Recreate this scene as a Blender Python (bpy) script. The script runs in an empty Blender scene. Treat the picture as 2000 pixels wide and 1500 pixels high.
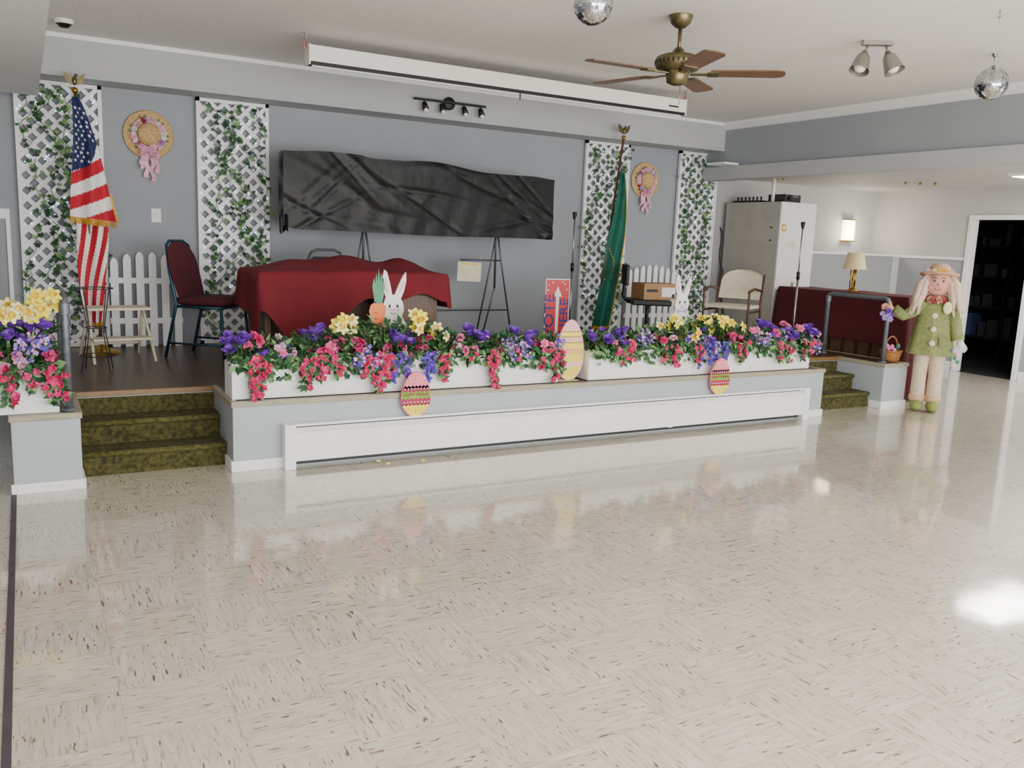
import bpy, math, random
from mathutils import Matrix, Vector
random.seed(7)
rnd=random.random
def U(a,b): return a+(b-a)*random.random()
sc=bpy.context.scene
# ------------------------------------------------------------ materials
def lin(c):
    return c/12.92 if c<=0.04045 else ((c+0.055)/1.055)**2.4
def hexc(h):
    return tuple(lin(int(h[i:i+2],16)/255) for i in (0,2,4))+(1,)
MATS={}
def mat(name,h,rough=0.6,metal=0.0,var=0.12,scale=8.0,bump=0.0,emit=0.0,spec=0.5,stretch=(1,1,1),sheen=0.0,trans=0.0):
    if name in MATS: return MATS[name]
    m=bpy.data.materials.new(name); m.use_nodes=True; nt=m.node_tree
    b=nt.nodes['Principled BSDF']; c=hexc(h)
    b.inputs['Roughness'].default_value=rough; b.inputs['Metallic'].default_value=metal
    b.inputs['Specular IOR Level'].default_value=spec
    if sheen: b.inputs['Sheen Weight'].default_value=sheen
    if trans: b.inputs['Transmission Weight'].default_value=trans
    tc=nt.nodes.new('ShaderNodeTexCoord'); mp=nt.nodes.new('ShaderNodeMapping'); mp.inputs['Scale'].default_value=stretch
    nt.links.new(tc.outputs['Object'],mp.inputs['Vector'])
    n=nt.nodes.new('ShaderNodeTexNoise'); n.inputs['Scale'].default_value=scale; n.inputs['Detail'].default_value=4
    nt.links.new(mp.outputs[0],n.inputs['Vector'])
    r=nt.nodes.new('ShaderNodeMapRange'); r.inputs[1].default_value=0.3; r.inputs[2].default_value=0.7
    nt.links.new(n.outputs[0],r.inputs[0])
    mx=nt.nodes.new('ShaderNodeMix'); mx.data_type='RGBA'
    mx.inputs[6].default_value=tuple(x*(1-var) for x in c[:3])+(1,)
    mx.inputs[7].default_value=tuple(min(1,x*(1+var)) for x in c[:3])+(1,)
    nt.links.new(r.outputs[0],mx.inputs[0]); nt.links.new(mx.outputs[2],b.inputs['Base Color'])
    if bump:
        bp=nt.nodes.new('ShaderNodeBump'); bp.inputs['Strength'].default_value=bump; bp.inputs['Distance'].default_value=0.01
        nt.links.new(n.outputs[0],bp.inputs['Height']); nt.links.new(bp.outputs[0],b.inputs['Normal'])
    if emit:
        b.inputs['Emission Color'].default_value=c; b.inputs['Emission Strength'].default_value=emit
    MATS[name]=m; return m

mat('wall_grey','9A9EA4',0.7,var=0.03,scale=2)
mat('wall_soffit','B6B8B9',0.7,var=0.03,scale=2)
mat('beam_white','DEDFDF',0.7,var=0.02,scale=2)
mat('wall_side','C0BFBD',0.7,var=0.03,scale=2)
mat('wall_wains','9C9FA3',0.6,var=0.03,scale=2)
mat('stage_grey','AEB6BA',0.45,var=0.04,scale=3)
mat('white_paint','F2F2F0',0.4,var=0.03,scale=6)
mat('white_warm','ECEAE2',0.5,var=0.04,scale=6)
mat('heater_white','F6F6F4',0.3,var=0.02,scale=3)
mat('black','0D0D0E',0.5,var=0.2)
mat('darkgrey','2A2A2C',0.5)
mat('nosing','A39A84',0.45,var=0.2,scale=20,stretch=(1,6,6))
mat('nosing_wood','7A5A32',0.4,var=0.25,scale=20,stretch=(1,8,8))
mat('wood_brown','4A2E1E',0.4,var=0.35,scale=14,stretch=(1,1,8),bump=0.1)
mat('wood_desk','5F4630',0.4,var=0.3,scale=10,stretch=(6,6,1))
mat('fan_wood','6A4C38',0.4,var=0.25,scale=25,stretch=(3,3,3))
mat('chair_wood','4E2A1C',0.4,var=0.2)
mat('brass_old','756A4C',0.35,0.85,var=0.2,scale=30)
mat('brass','B8923C',0.25,1.0)
mat('gold_fringe','C8962A',0.6,0.2,var=0.3,scale=60)
mat('steel','9A9C9E',0.3,0.9)
mat('steel_dull','5E6266',0.45,0.7)
mat('pipe','71777E',0.5,0.5,var=0.2,scale=20)
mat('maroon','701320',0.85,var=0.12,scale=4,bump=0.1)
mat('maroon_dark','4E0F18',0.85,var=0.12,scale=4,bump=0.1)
mat('maroon_seat','4A1520',0.9,var=0.2,scale=30)
mat('teal_frame','27485C',0.35,0.5)
mat('plastic_black','07080A',0.38,var=0.05,scale=14,bump=0.35,spec=0.28,stretch=(1,1,.5))
mat('carpet','46421E',0.95,var=0.65,scale=38,bump=0.8)
mat('carpet_edge','545024',0.95,var=0.5,scale=38,bump=0.8)
mat('leaf','3A6638',0.55,var=0.45,scale=25)
mat('leaf_dark','234A2A',0.5,var=0.4,scale=25)
mat('leaf_light','7FA468',0.55,var=0.3,scale=25)
mat('fl_hot','DE3A80',0.6,var=0.25,scale=20)
mat('fl_pink','EE74A8',0.6,var=0.2,scale=20)
mat('fl_lpink','F8B6D0',0.6,var=0.15,scale=20)
mat('fl_red','CC2A60',0.6,var=0.25,scale=20)
mat('fl_purple','763CB4',0.6,var=0.25,scale=20)
mat('fl_lav','B79AD8',0.6,var=0.25,scale=30)
mat('fl_wist','5E4CC0',0.6,var=0.3,scale=30)
mat('fl_yellow','FFEA52',0.6,var=0.10,scale=20)
mat('fl_cream','FBF3B4',0.6,var=0.1,scale=20)
mat('fl_orange','F4C828',0.6,var=0.15,scale=20)
mat('flag_red','B8182E',0.75,var=0.1)
mat('flag_white','EEECE8',0.75,var=0.05)
mat('flag_blue','1E2858',0.75,var=0.15)
mat('flag_green','11604F',0.75,var=0.2)
mat('straw','CDA872',0.85,var=0.3,scale=60,bump=0.5)
mat('ribbon','DDA8B6',0.6,var=0.25,scale=40)
mat('cardboard','A9835A',0.8,var=0.1)
mat('orange','F07C3C',0.5,var=0.1)
mat('carrot_green','4E9470',0.5,var=0.2)
mat('egg_pink','F07C9C',0.6,var=0.1)
mat('egg_lpink','F6BAB6',0.5,var=0.05)
mat('egg_yellow','F0DC50',0.5,var=0.08)
mat('egg_maroon','A8224E',0.6,var=0.1)
mat('egg_green','7AA838',0.6,var=0.1)
mat('vote_red','D2383C',0.4,var=0.06)
mat('vote_blue','203C8C',0.4,var=0.06)
mat('cabinet_side','B6B1A8',0.55,var=0.08,scale=5)
mat('cabinet_front','E4E2DC',0.5,var=0.04)
mat('cream','DDD4BA',0.6,var=0.08)
mat('shade','DCC89C',0.7,var=0.08,emit=0.08)
mat('glow','FFF1D6',0.5,emit=9.0)
mat('glow_panel','FFFFFF',0.5,emit=14.0)
mat('fairy','CFE4FF',0.4,emit=5)
mat('bulb','F4F0E0',0.3)
mat('mirror','D8DADC',0.08,1.0,var=0.25,scale=60)
mat('pewter','9C9890',0.35,0.7)
mat('doll_green','868F58',0.9,var=0.22,scale=40,bump=0.3)
mat('doll_shoe','8A9450',0.9,var=0.15,scale=60,bump=0.4)
mat('doll_pant','D6C2AA',0.9,var=0.1,scale=30)
mat('doll_skin','D8A48E',0.85,var=0.08)
mat('doll_hair','DCC2AC',0.9,var=0.2,scale=50,bump=0.4)
mat('doll_hat','D2A88A',0.85,var=0.2,scale=50)
mat('doll_red','B85450',0.8)
mat('wicker','A8763C',0.8,var=0.4,scale=50,bump=0.7)
mat('dark_room','101118',0.9,var=0.3)  # darkness of the unlit room painted into its walls and shelf boards
mat('blue_dim','42527E',0.6)  # shelf goods: dimness of the unlit room put into the colour
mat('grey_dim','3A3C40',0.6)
mat('outlet','ECEAE2',0.4,var=0.02)
mat('threshold','4A4046',0.6,var=0.2)
mat('plant_stem','4A6A34',0.7)
def special():
    m=bpy.data.materials.new('vinyl_tile_floor'); m.use_nodes=True; nt=m.node_tree; N=nt.nodes; L=nt.links
    b=N['Principled BSDF']
    tc=N.new('ShaderNodeTexCoord'); sp=N.new('ShaderNodeSeparateXYZ'); L.new(tc.outputs['Object'],sp.inputs[0])
    def mth(op,a,b_=None,c=None):
        n=N.new('ShaderNodeMath'); n.operation=op
        for i,v in enumerate((a,b_,c)):
            if v is None: continue
            if isinstance(v,(int,float)): n.inputs[i].default_value=v
            else: L.new(v,n.inputs[i])
        return n.outputs[0]
    T=0.3048
    x=mth('DIVIDE',mth('SUBTRACT',sp.outputs[0],0.2),T); y=mth('DIVIDE',mth('SUBTRACT',sp.outputs[1],0.1),T)
    fx=mth('FLOOR',x); fy=mth('FLOOR',y)
    par=mth('FLOORED_MODULO',mth('ADD',fx,fy),2.0)
    cv=N.new('ShaderNodeCombineXYZ'); L.new(fx,cv.inputs[0]); L.new(fy,cv.inputs[1])
    wn=N.new('ShaderNodeTexWhiteNoise'); wn.noise_dimensions='2D'; L.new(cv.outputs[0],wn.inputs['Vector'])
    off=mth('MULTIPLY',wn.outputs[0],37.0)
    def mixf(f,a,b_):
        n=N.new('ShaderNodeMix'); n.data_type='FLOAT'; L.new(f,n.inputs[0]); L.new(a,n.inputs[2]); L.new(b_,n.inputs[3]); return n.outputs[0]
    al=mixf(par,sp.outputs[0],sp.outputs[1]); ac=mixf(par,sp.outputs[1],sp.outputs[0])
    def streak(sa,sb,det):
        c=N.new('ShaderNodeCombineXYZ'); L.new(mth('MULTIPLY',al,sa),c.inputs[0]); L.new(mth('MULTIPLY',ac,sb),c.inputs[1]); L.new(off,c.inputs[2])
        n=N.new('ShaderNodeTexNoise'); n.inputs['Scale'].default_value=1; n.inputs['Detail'].default_value=det; L.new(c.outputs[0],n.inputs['Vector']); return n.outputs[0]
    s1=streak(13,125,2); s2=streak(18,95,1); s3=streak(5,55,2)
    def ramp(v,a,b_):
        r=N.new('ShaderNodeMapRange'); r.inputs[1].default_value=a; r.inputs[2].default_value=b_; L.new(v,r.inputs[0]); return r.outputs[0]
    def mixc(f,ca,cb):
        n=N.new('ShaderNodeMix'); n.data_type='RGBA'; L.new(f,n.inputs[0])
        for i,c in ((6,ca),(7,cb)):
            if isinstance(c,tuple): n.inputs[i].default_value=c
            else: L.new(c,n.inputs[i])
        return n.outputs[2]
    base=mixc(ramp(s3,0.35,0.65),hexc('CDC4B0'),hexc('DFD7C6'))
    dk=mixc(mth('MULTIPLY',wn.outputs[0],0.18),base,hexc('B4AA94'))
    c1=mixc(mth('MULTIPLY',ramp(s1,0.565,0.665),0.55),dk,hexc('8C765E'))
    c2=mixc(mth('MULTIPLY',ramp(s2,0.68,0.71),0.92),c1,hexc('64402F'))
    frx=mth('FRACT',x); fry=mth('FRACT',y)
    ex=mth('MINIMUM',frx,mth('SUBTRACT',1.0,frx)); ey=mth('MINIMUM',fry,mth('SUBTRACT',1.0,fry))
    e=mth('MINIMUM',ex,ey); j=mth('MULTIPLY',mth('SUBTRACT',1.0,ramp(e,0.0,0.010)),0.4)
    c3=mixc(j,c2,hexc('857B68'))
    L.new(c3,b.inputs['Base Color'])
    b.inputs['Roughness'].default_value=0.35
    b.inputs['Coat Weight'].default_value=1.0; b.inputs['Coat IOR'].default_value=1.85
    ns=N.new('ShaderNodeTexNoise'); ns.inputs['Scale'].default_value=1.3; L.new(tc.outputs['Object'],ns.inputs['Vector'])
    rr=N.new('ShaderNodeMapRange'); rr.inputs[1].default_value=.3; rr.inputs[2].default_value=.7; rr.inputs[3].default_value=0.04; rr.inputs[4].default_value=0.10; L.new(ns.outputs[0],rr.inputs[0]); L.new(rr.outputs[0],b.inputs['Coat Roughness'])
    nb=N.new('ShaderNodeTexNoise'); nb.inputs['Scale'].default_value=4; L.new(tc.outputs['Object'],nb.inputs['Vector'])
    bp=N.new('ShaderNodeBump'); bp.inputs['Strength'].default_value=0.06; bp.inputs['Distance'].default_value=0.01; L.new(nb.outputs[0],bp.inputs['Height']); L.new(bp.outputs[0],b.inputs['Coat Normal'])
    MATS['floor']=m
    m=bpy.data.materials.new('stage_floor_dark'); m.use_nodes=True; nt=m.node_tree; N=nt.nodes; L=nt.links; b=N['Principled BSDF']
    tc=N.new('ShaderNodeTexCoord'); br=N.new('ShaderNodeTexBrick'); br.inputs['Scale'].default_value=1; br.inputs['Brick Width'].default_value=0.3; br.inputs['Row Height'].default_value=0.3; br.offset=0
    br.inputs['Mortar Size'].default_value=0.002; br.inputs['Color1'].default_value=hexc('4A382E'); br.inputs['Color2'].default_value=hexc('544032'); br.inputs['Mortar'].default_value=hexc('2A201A')
    L.new(tc.outputs['Object'],br.inputs['Vector']); L.new(br.outputs[0],b.inputs['Base Color']); b.inputs['Roughness'].default_value=0.35
    MATS['stage_floor']=m
    m=bpy.data.materials.new('ceiling_panels'); m.use_nodes=True; nt=m.node_tree; N=nt.nodes; L=nt.links; b=N['Principled BSDF']
    tc=N.new('ShaderNodeTexCoord'); br=N.new('ShaderNodeTexBrick'); br.inputs['Scale'].default_value=1; br.inputs['Brick Width'].default_value=0.4; br.inputs['Row Height'].default_value=4.0; br.offset=0
    br.inputs['Mortar Size'].default_value=0.003; br.inputs['Color1'].default_value=hexc('EAE7E1'); br.inputs['Color2'].default_value=hexc('ECE9E4'); br.inputs['Mortar'].default_value=hexc('DFDCD6')
    L.new(tc.outputs['Object'],br.inputs['Vector']); L.new(br.outputs[0],b.inputs['Base Color']); b.inputs['Roughness'].default_value=0.85
    MATS['ceiling']=m
special()

# ------------------------------------------------------------ mesh builder
class MB:
    def __init__(s): s.v=[];s.f=[];s.m=[];s.sm=[];s.keys=[]
    def k(s,key):
        if key not in s.keys: s.keys.append(key)
        return s.keys.index(key)
    def add(s,vs,fs,key,smooth=False,M=None):
        o=len(s.v)
        if M is not None: vs=[tuple(M@Vector(v)) for v in vs]
        s.v.extend([tuple(v) for v in vs]); i=s.k(key)
        for f in fs: s.f.append(tuple(a+o for a in f)); s.m.append(i); s.sm.append(smooth)
    def box(s,x0,x1,y0,y1,z0,z1,key,M=None):
        v=[(x0,y0,z0),(x1,y0,z0),(x1,y1,z0),(x0,y1,z0),(x0,y0,z1),(x1,y0,z1),(x1,y1,z1),(x0,y1,z1)]
        s.add(v,[(0,3,2,1),(4,5,6,7),(0,1,5,4),(1,2,6,5),(2,3,7,6),(3,0,4,7)],key,M=M)
    def tube(s,pts,r,key,n=8,M=None,cap=True):
        pts=[Vector(p) for p in pts]; rs=r if isinstance(r,(list,tuple)) else [r]*len(pts)
        vs=[];fs=[]; up=None
        for i,p in enumerate(pts):
            d=(pts[min(i+1,len(pts)-1)]-pts[max(i-1,0)])
            if d.length<1e-9: d=Vector((0,0,1))
            d.normalize()
            if up is None: up=Vector((0,0,1)) if abs(d.z)<.9 else Vector((1,0,0))
            a=d.cross(up)
            if a.length<1e-4: a=d.cross(Vector((0,1,0)))
            a.normalize(); b=a.cross(d).normalized()
            up=b
            for j in range(n):
                t=2*math.pi*j/n; vs.append(p+a*rs[i]*math.cos(t)+b*rs[i]*math.sin(t))
        for i in range(len(pts)-1):
            for j in range(n):
                k=(j+1)%n; fs.append((i*n+j,i*n+k,(i+1)*n+k,(i+1)*n+j))
        if cap:
            fs.append(tuple(range(n))[::-1]); fs.append(tuple((len(pts)-1)*n+j for j in range(n)))
        s.add(vs,fs,key,True,M)
    def lathe(s,prof,key,c=(0,0,0),n=24,M=None,sx=1,sy=1):
        vs=[];fs=[]
        for r,z in prof:
            for j in range(n):
                t=2*math.pi*j/n; vs.append((c[0]+r*sx*math.cos(t),c[1]+r*sy*math.sin(t),c[2]+z))
        for i in range(len(prof)-1):
            for j in range(n):
                k=(j+1)%n; fs.append((i*n+j,i*n+k,(i+1)*n+k,(i+1)*n+j))
        s.add(vs,fs,key,True,M)
    def ball(s,c,r,key,n=14,M=None,sc=(1,1,1)):
        prof=[(max(1e-4,math.sin(math.pi*i/n))*r,-math.cos(math.pi*i/n)*r*sc[2]) for i in range(n+1)]
        s.lathe(prof,key,c,n=n+4,M=M,sx=sc[0],sy=sc[1])
    def poly(s,pts2,y0,y1,key,M=None,key_side=None):
        n=len(pts2); vs=[(p[0],y0,p[1]) for p in pts2]+[(p[0],y1,p[1]) for p in pts2]
        s.add(vs,[tuple(range(n)),tuple(range(n,2*n))[::-1]],key,M=M)
        s.add(vs,[(i,(i+1)%n+0,(i+1)%n+n,i+n)[::-1] for i in range(n)],key_side or key,M=M)
    def grid(s,P,nu,nv,keyf,smooth=True,M=None):
        vs=[P(i/nu,j/nv) for i in range(nu+1) for j in range(nv+1)]
        if M is not None: vs=[tuple(M@Vector(v)) for v in vs]
        o=len(s.v); s.v.extend([tuple(v) for v in vs])
        for i in range(nu):
            for j in range(nv):
                key=keyf((i+.5)/nu,(j+.5)/nv) if callable(keyf) else keyf
                a=o+i*(nv+1)+j; s.f.append((a,a+nv+1,a+nv+2,a+1)); s.m.append(s.k(key)); s.sm.append(smooth)
    def text(s,body,size,key,M,ext=0.001,align='CENTER'):
        c=bpy.data.curves.new('t','FONT'); c.body=body; c.size=size; c.extrude=ext; c.align_x=align; c.align_y='CENTER'
        o=bpy.data.objects.new('t',c); sc.collection.objects.link(o)
        dg=bpy.context.evaluated_depsgraph_get(); dg.update(); me=bpy.data.meshes.new_from_object(o.evaluated_get(dg))
        s.add([v.co[:] for v in me.vertices],[tuple(p.vertices) for p in me.polygons],key,M=M)
        bpy.data.objects.remove(o); bpy.data.curves.remove(c); bpy.data.meshes.remove(me)
    def obj(s,name,loc=(0,0,0),rot=0,bevel=0,parent=None,solid=0):
        me=bpy.data.meshes.new(name); me.from_pydata(s.v,[],s.f)
        for k in s.keys: me.materials.append(MATS[k])
        me.polygons.foreach_set('material_index',s.m); me.polygons.foreach_set('use_smooth',s.sm); me.update()
        o=bpy.data.objects.new(name,me); sc.collection.objects.link(o); o.location=loc
        o.rotation_euler=(0,0,rot)
        if bevel:
            md=o.modifiers.new('bevel','BEVEL'); md.width=bevel; md.segments=2; md.limit_method='ANGLE'; md.angle_limit=math.radians(50)
        if parent: o.parent=parent
        return o
def empty(name,loc=(0,0,0),rot=0):
    e=bpy.data.objects.new(name,None); sc.collection.objects.link(e); e.location=loc; e.rotation_euler=(0,0,rot); e.empty_display_size=0.1; return e
def RotTo(n,spin=0):
    n=Vector(n).normalized(); return n.to_track_quat('Z','Y').to_matrix().to_4x4()@Matrix.Rotation(spin,4,'Z')
TXT=Matrix.Rotation(math.pi/2,4,'X')
S=0.44; YB=8.22; YS=7.87; ZC=2.94
# ------------------------------------------------------------ shell
def simple(name,boxes,bevel=0):
    mb=MB()
    for b in boxes: mb.box(*b)
    return mb.obj(name,bevel=bevel)
simple('floor',[(-3,10.75,-1.5,8.4,-0.1,0,'floor')])
simple('threshold_strip',[(-.125,-.10,-1.4,5.27,0,.006,'threshold')])
simple('ceiling',[(-1.4,7.3,-1.5,8.4,ZC,ZC+.1,'ceiling')])
simple('ceiling_side_room',[(7.36,10.85,2,8.5,2.37,2.47,'wall_side')])
simple('wall_back',[(-1.4,7.52,YB,YB+.12,0,ZC,'wall_grey')])
simple('wall_soffit',[(-1.4,7.26,YS,YB,2.62,ZC,'wall_soffit')])
simple('trim_1',[(-1.2,7.26,YS-.02,YS,2.905,ZC,'white_paint'),(-1.2,7.26,YS-.012,YS,2.62,2.64,'wall_soffit')])
simple('wall_side_back',[(7.52,10.85,8.4,8.5,0,2.37,'wall_side')])
simple('wall_right',[(10.75,10.85,6.96,8.4,0,2.37,'wall_side'),(10.742,10.75,6.96,8.4,0,1.46,'wall_wains')])
simple('wall_front_right',[(10.75,10.85,2,6.06,0,2.37,'wall_side'),(10.742,10.75,2,6.06,0,1.46,'wall_wains')])
simple('wall_over_door',[(10.75,10.85,6.06,6.96,2.05,2.37,'wall_side')])
simple('trim_2',[(10.72,10.742,6.96,8.4,1.46,1.5,'white_paint'),(9.0,10.72,8.385,8.4,1.46,1.5,'white_paint')],.004)
simple('baseboard_right',[(10.725,10.742,6.96,8.4,0,.12,'white_paint'),(10.725,10.742,2,6.06,0,.12,'white_paint')],.003)
simple('wall_upper_right',[(7.26,7.36,2,8.22,2.40,ZC,'wall_grey')])
simple('ceiling_beam',[(7.20,7.40,2,8.22,2.29,2.44,'wall_soffit')],.004)
mb=MB()
mb.add([(7.26,0,2.86),(7.235,0,2.88),(7.20,0,2.92),(7.19,0,2.94),(7.26,0,2.94)]+[(7.26,YS,2.86),(7.235,YS,2.88),(7.20,YS,2.92),(7.19,YS,2.94),(7.26,YS,2.94)],
 [(0,1,6,5),(1,2,7,6),(2,3,8,7),(3,4,9,8)],'white_paint'); mb.obj('trim_crown_molding')
simple('wall_shelf_ledge',[(6.98,7.2,7.55,7.85,2.44,2.465,'white_paint')],.003)
simple('ceiling_beam_left',[(-1.4,.15,0,7.86,2.45,ZC,'beam_white')])
simple('wall_left',[(-1.5,-1.4,3,8.4,0,ZC,'wall_grey')])
simple('trim_3',[(-1.2,-.09,YB-.02,YB,1.5,1.58,'white_paint'),(-.12,-.09,YB-.02,YB,0,1.5,'white_paint')])
simple('door_1',[(10.71,10.84,6.885,6.95,0,2.045,'white_paint'),(10.71,10.84,6.07,6.135,0,2.045,'white_paint'),(10.71,10.84,6.135,6.885,1.985,2.045,'white_paint')],.005)
mb=MB()
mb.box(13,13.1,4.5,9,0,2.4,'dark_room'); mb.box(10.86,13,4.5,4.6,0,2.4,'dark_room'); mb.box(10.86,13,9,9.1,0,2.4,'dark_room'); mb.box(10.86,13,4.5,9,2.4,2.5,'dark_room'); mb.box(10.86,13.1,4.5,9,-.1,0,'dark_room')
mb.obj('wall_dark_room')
mb=MB()
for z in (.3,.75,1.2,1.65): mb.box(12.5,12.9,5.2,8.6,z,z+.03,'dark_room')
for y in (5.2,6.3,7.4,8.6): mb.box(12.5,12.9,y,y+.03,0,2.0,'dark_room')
for z in (.33,.78,1.23,1.68):
    y=5.3
    while y<8.4:
        w=U(.06,.2); h=U(.1,.34)
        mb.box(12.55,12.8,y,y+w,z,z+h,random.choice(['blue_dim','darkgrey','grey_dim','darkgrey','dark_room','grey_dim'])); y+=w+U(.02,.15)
mb.obj('storage_shelf')
simple('wall_half',[(8.9,10.74,7.95,8.05,0,1.47,'wall_wains'),(8.87,10.74,7.92,8.08,1.47,1.50,'white_paint'),(10.60,10.74,7.93,7.95,0,1.47,'wall_side')],.003)
# ------------------------------------------------------------ stage
RF=5.38
mb=MB()
g='stage_grey'
mb.box(1.07,6.33,5.32,8.21,0,S-.02,g); mb.box(.23,1.07,5.94,8.21,0,S-.02,g); mb.box(6.33,7.25,5.94,8.21,0,S-.02,g)
mb.box(-.11,.23,5.28,8.21,0,S-.02,g); mb.box(7.25,7.6,RF,8.21,0,S-.02,g)
f='stage_floor'
mb.box(1.10,6.30,5.35,8.21,S-.02,S,f); mb.box(.2,1.10,5.95,8.21,S-.02,S,f); mb.box(6.30,7.28,5.95,8.21,S-.02,S,f); mb.box(-.09,.2,5.31,8.21,S-.02,S,f); mb.box(7.28,7.58,RF+.03,8.21,S-.02,S,f)
n='nosing'
mb.box(1.06,6.34,5.31,5.35,S-.03,S+.004,n); mb.box(1.06,1.10,5.35,5.95,S-.03,S+.004,n); mb.box(6.30,6.34,5.35,5.95,S-.03,S+.004,n)
mb.box(-.12,.24,5.27,5.31,S-.03,S+.004,n); mb.box(.2,.24,5.31,5.95,S-.03,S+.004,n); mb.box(7.24,7.61,RF-.01,RF+.03,S-.03,S+.004,n); mb.box(7.24,7.28,RF+.03,5.95,S-.03,S+.004,n)
mb.box(7.57,7.61,RF+.03,8.21,S-.03,S+.004,n)
mb.box(.24,1.06,5.915,5.95,S-.03,S+.004,'nosing_wood'); mb.box(6.34,7.24,5.915,5.95,S-.03,S+.004,'nosing_wood')
mb.obj('stage_platform',bevel=.003)
simple('baseboard_stage',[(1.055,1.40,5.305,5.32,0,.07,'white_paint'),(1.055,1.07,5.32,5.51,0,.07,'white_paint'),(6.05,6.345,5.305,5.32,0,.07,'white_paint'),(-.125,.245,5.265,5.28,0,.06,'white_paint'),(.23,.245,5.28,5.51,0,.06,'white_paint'),(7.235,7.615,RF-.015,RF,0,.07,'white_paint'),(7.235,7.25,RF,5.51,0,.07,'white_paint'),(7.6,7.615,RF,8.2,0,.07,'white_paint')],.004)
def steps(name,x0,x1):
    mb=MB(); c='carpet'
    def stair(y0,z0,z1,y1):
        mb.box(x0,x1,y0,y1,z0,z1,c); mb.tube([(x0,y0-.005,z1-.016),(x1,y0-.005,z1-.016)],.018,'carpet_edge',n=10)
    stair(5.52,0,.147,5.935); stair(5.72,.147,.293,5.935)
    mb.box(x0,x1,5.925,5.935,.293,.40,c)
    return mb.obj(name)
steps('carpeted_steps',.232,1.068); steps('carpeted_steps',6.332,7.232)
mb=MB()
x0,x1=1.39,6.06
mb.box(x0,x1,5.245,5.262,.05,.235,'heater_white')
mb.add([(x0,5.245,.235),(x1,5.245,.235),(x1,5.285,.262),(x0,5.285,.262)],[(0,1,2,3)],'heater_white')
mb.box(x0,x1,5.29,5.318,.02,.285,'darkgrey')
mb.box(x0,x1,5.265,5.315,.272,.288,'heater_white')
mb.box(x0-.02,x0+.05,5.235,5.318,.0,.292,'heater_white'); mb.box(x1-.05,x1+.02,5.235,5.318,.0,.292,'heater_white')
for i in range(1,8):
    xx=x0+(x1-x0)*i/8; mb.box(xx,xx+.012,5.275,5.315,.262,.28,'pipe')
mb.box(x0+.66*(x1-x0),x0+.66*(x1-x0)+.04,5.243,5.25,.045,.24,'heater_white')
mb.obj('baseboard_heater',bevel=.004)
# ------------------------------------------------------------ plants helpers
def petal(mb,M,key,L,W,cup,bend=0.3):
    c=math.cos(cup);s=math.sin(cup)
    def P(l,w,h=0): return (w,l*c-h*s,l*s+h*c)
    vs=[P(0,0),P(L*.55,-W/2,W*.15),P(L*.6,0,-W*.12*1),P(L*.55,W/2,W*.15),P(L*.95,-W*.22,-L*bend*.3),P(L*.95,W*.22,-L*bend*.3)]
    mb.add(vs,[(0,2,1),(0,3,2),(1,2,4),(2,5,4),(2,3,5)],key,True,M)
def flower(mb,c,nrm,r,key,n=6,layers=((.2,1.0),),center=None,W=.7):
    M0=Matrix.Translation(c)@RotTo(nrm,U(0,6))
    for cup,sc_ in layers:
        ph=U(0,1)
        for i in range(n):
            petal(mb,M0@Matrix.Rotation(2*math.pi*(i+ph)/n,4,'Z'),key,r*sc_,r*W*sc_,cup+U(-.1,.1))
    if center: mb.ball((0,0,r*.15),r*.22,center,n=5,M=M0)
def ruffle(mb,c,nrm,r,key): flower(mb,c,nrm,r,key,6,((.15,1.0),(.6,.85),(1.1,.65)),None,.85)
def tulip(mb,c,nrm,r,key): flower(mb,c,nrm,r,key,3,((.95,1.25),(1.25,1.1)),None,1.15)
def daff(mb,c,nrm,r,pk='fl_yellow',ck='fl_orange'):
    flower(mb,c,nrm,r,pk,6,((.12,1.0),),None,.62)
    M=Matrix.Translation(c)@RotTo(nrm); mb.lathe([(r*.16,0),(r*.24,r*.3),(r*.36,r*.5)],ck,n=9,M=M)
def leaf(mb,c,d,nrm,L,W,key):
    d=Vector(d).normalized(); nrm=Vector(nrm); a=d.cross(nrm)
    if a.length<1e-3: a=Vector((1,0,0))
    a.normalize(); nn=a.cross(d); c=Vector(c)
    vs=[c,c+d*L*.45-a*W/2+nn*W*.12,c+d*L*.5,c+d*L*.45+a*W/2+nn*W*.12,c+d*L-nn*L*.12]
    mb.add(vs,[(0,1,2),(0,2,3),(1,4,2),(2,4,3)],key,True)
IVY=[(0,0),(.35,-.25),(.5,-.05),(.42,.22),(.62,.3),(.33,.5),(.1,.6),(0,1),(-.1,.6),(-.33,.5),(-.62,.3),(-.42,.22),(-.5,-.05),(-.35,-.25)]
def ivy(mb,c,nrm,sz,key):
    M=Matrix.Translation(c)@RotTo(nrm,U(2.2,4.1)); vs=[(x*sz,y*sz,-abs(x)*sz*.25) for x,y in IVY]+[(0,sz*.25,.0)]
    mb.add(vs,[(14,i,(i+1)%14) for i in range(14)],key,False,M)
def rdir(up=.5,front=.5):
    return Vector((U(-1,1),U(-1,.6)-front,U(-.4,1)+up)).normalized()
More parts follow.
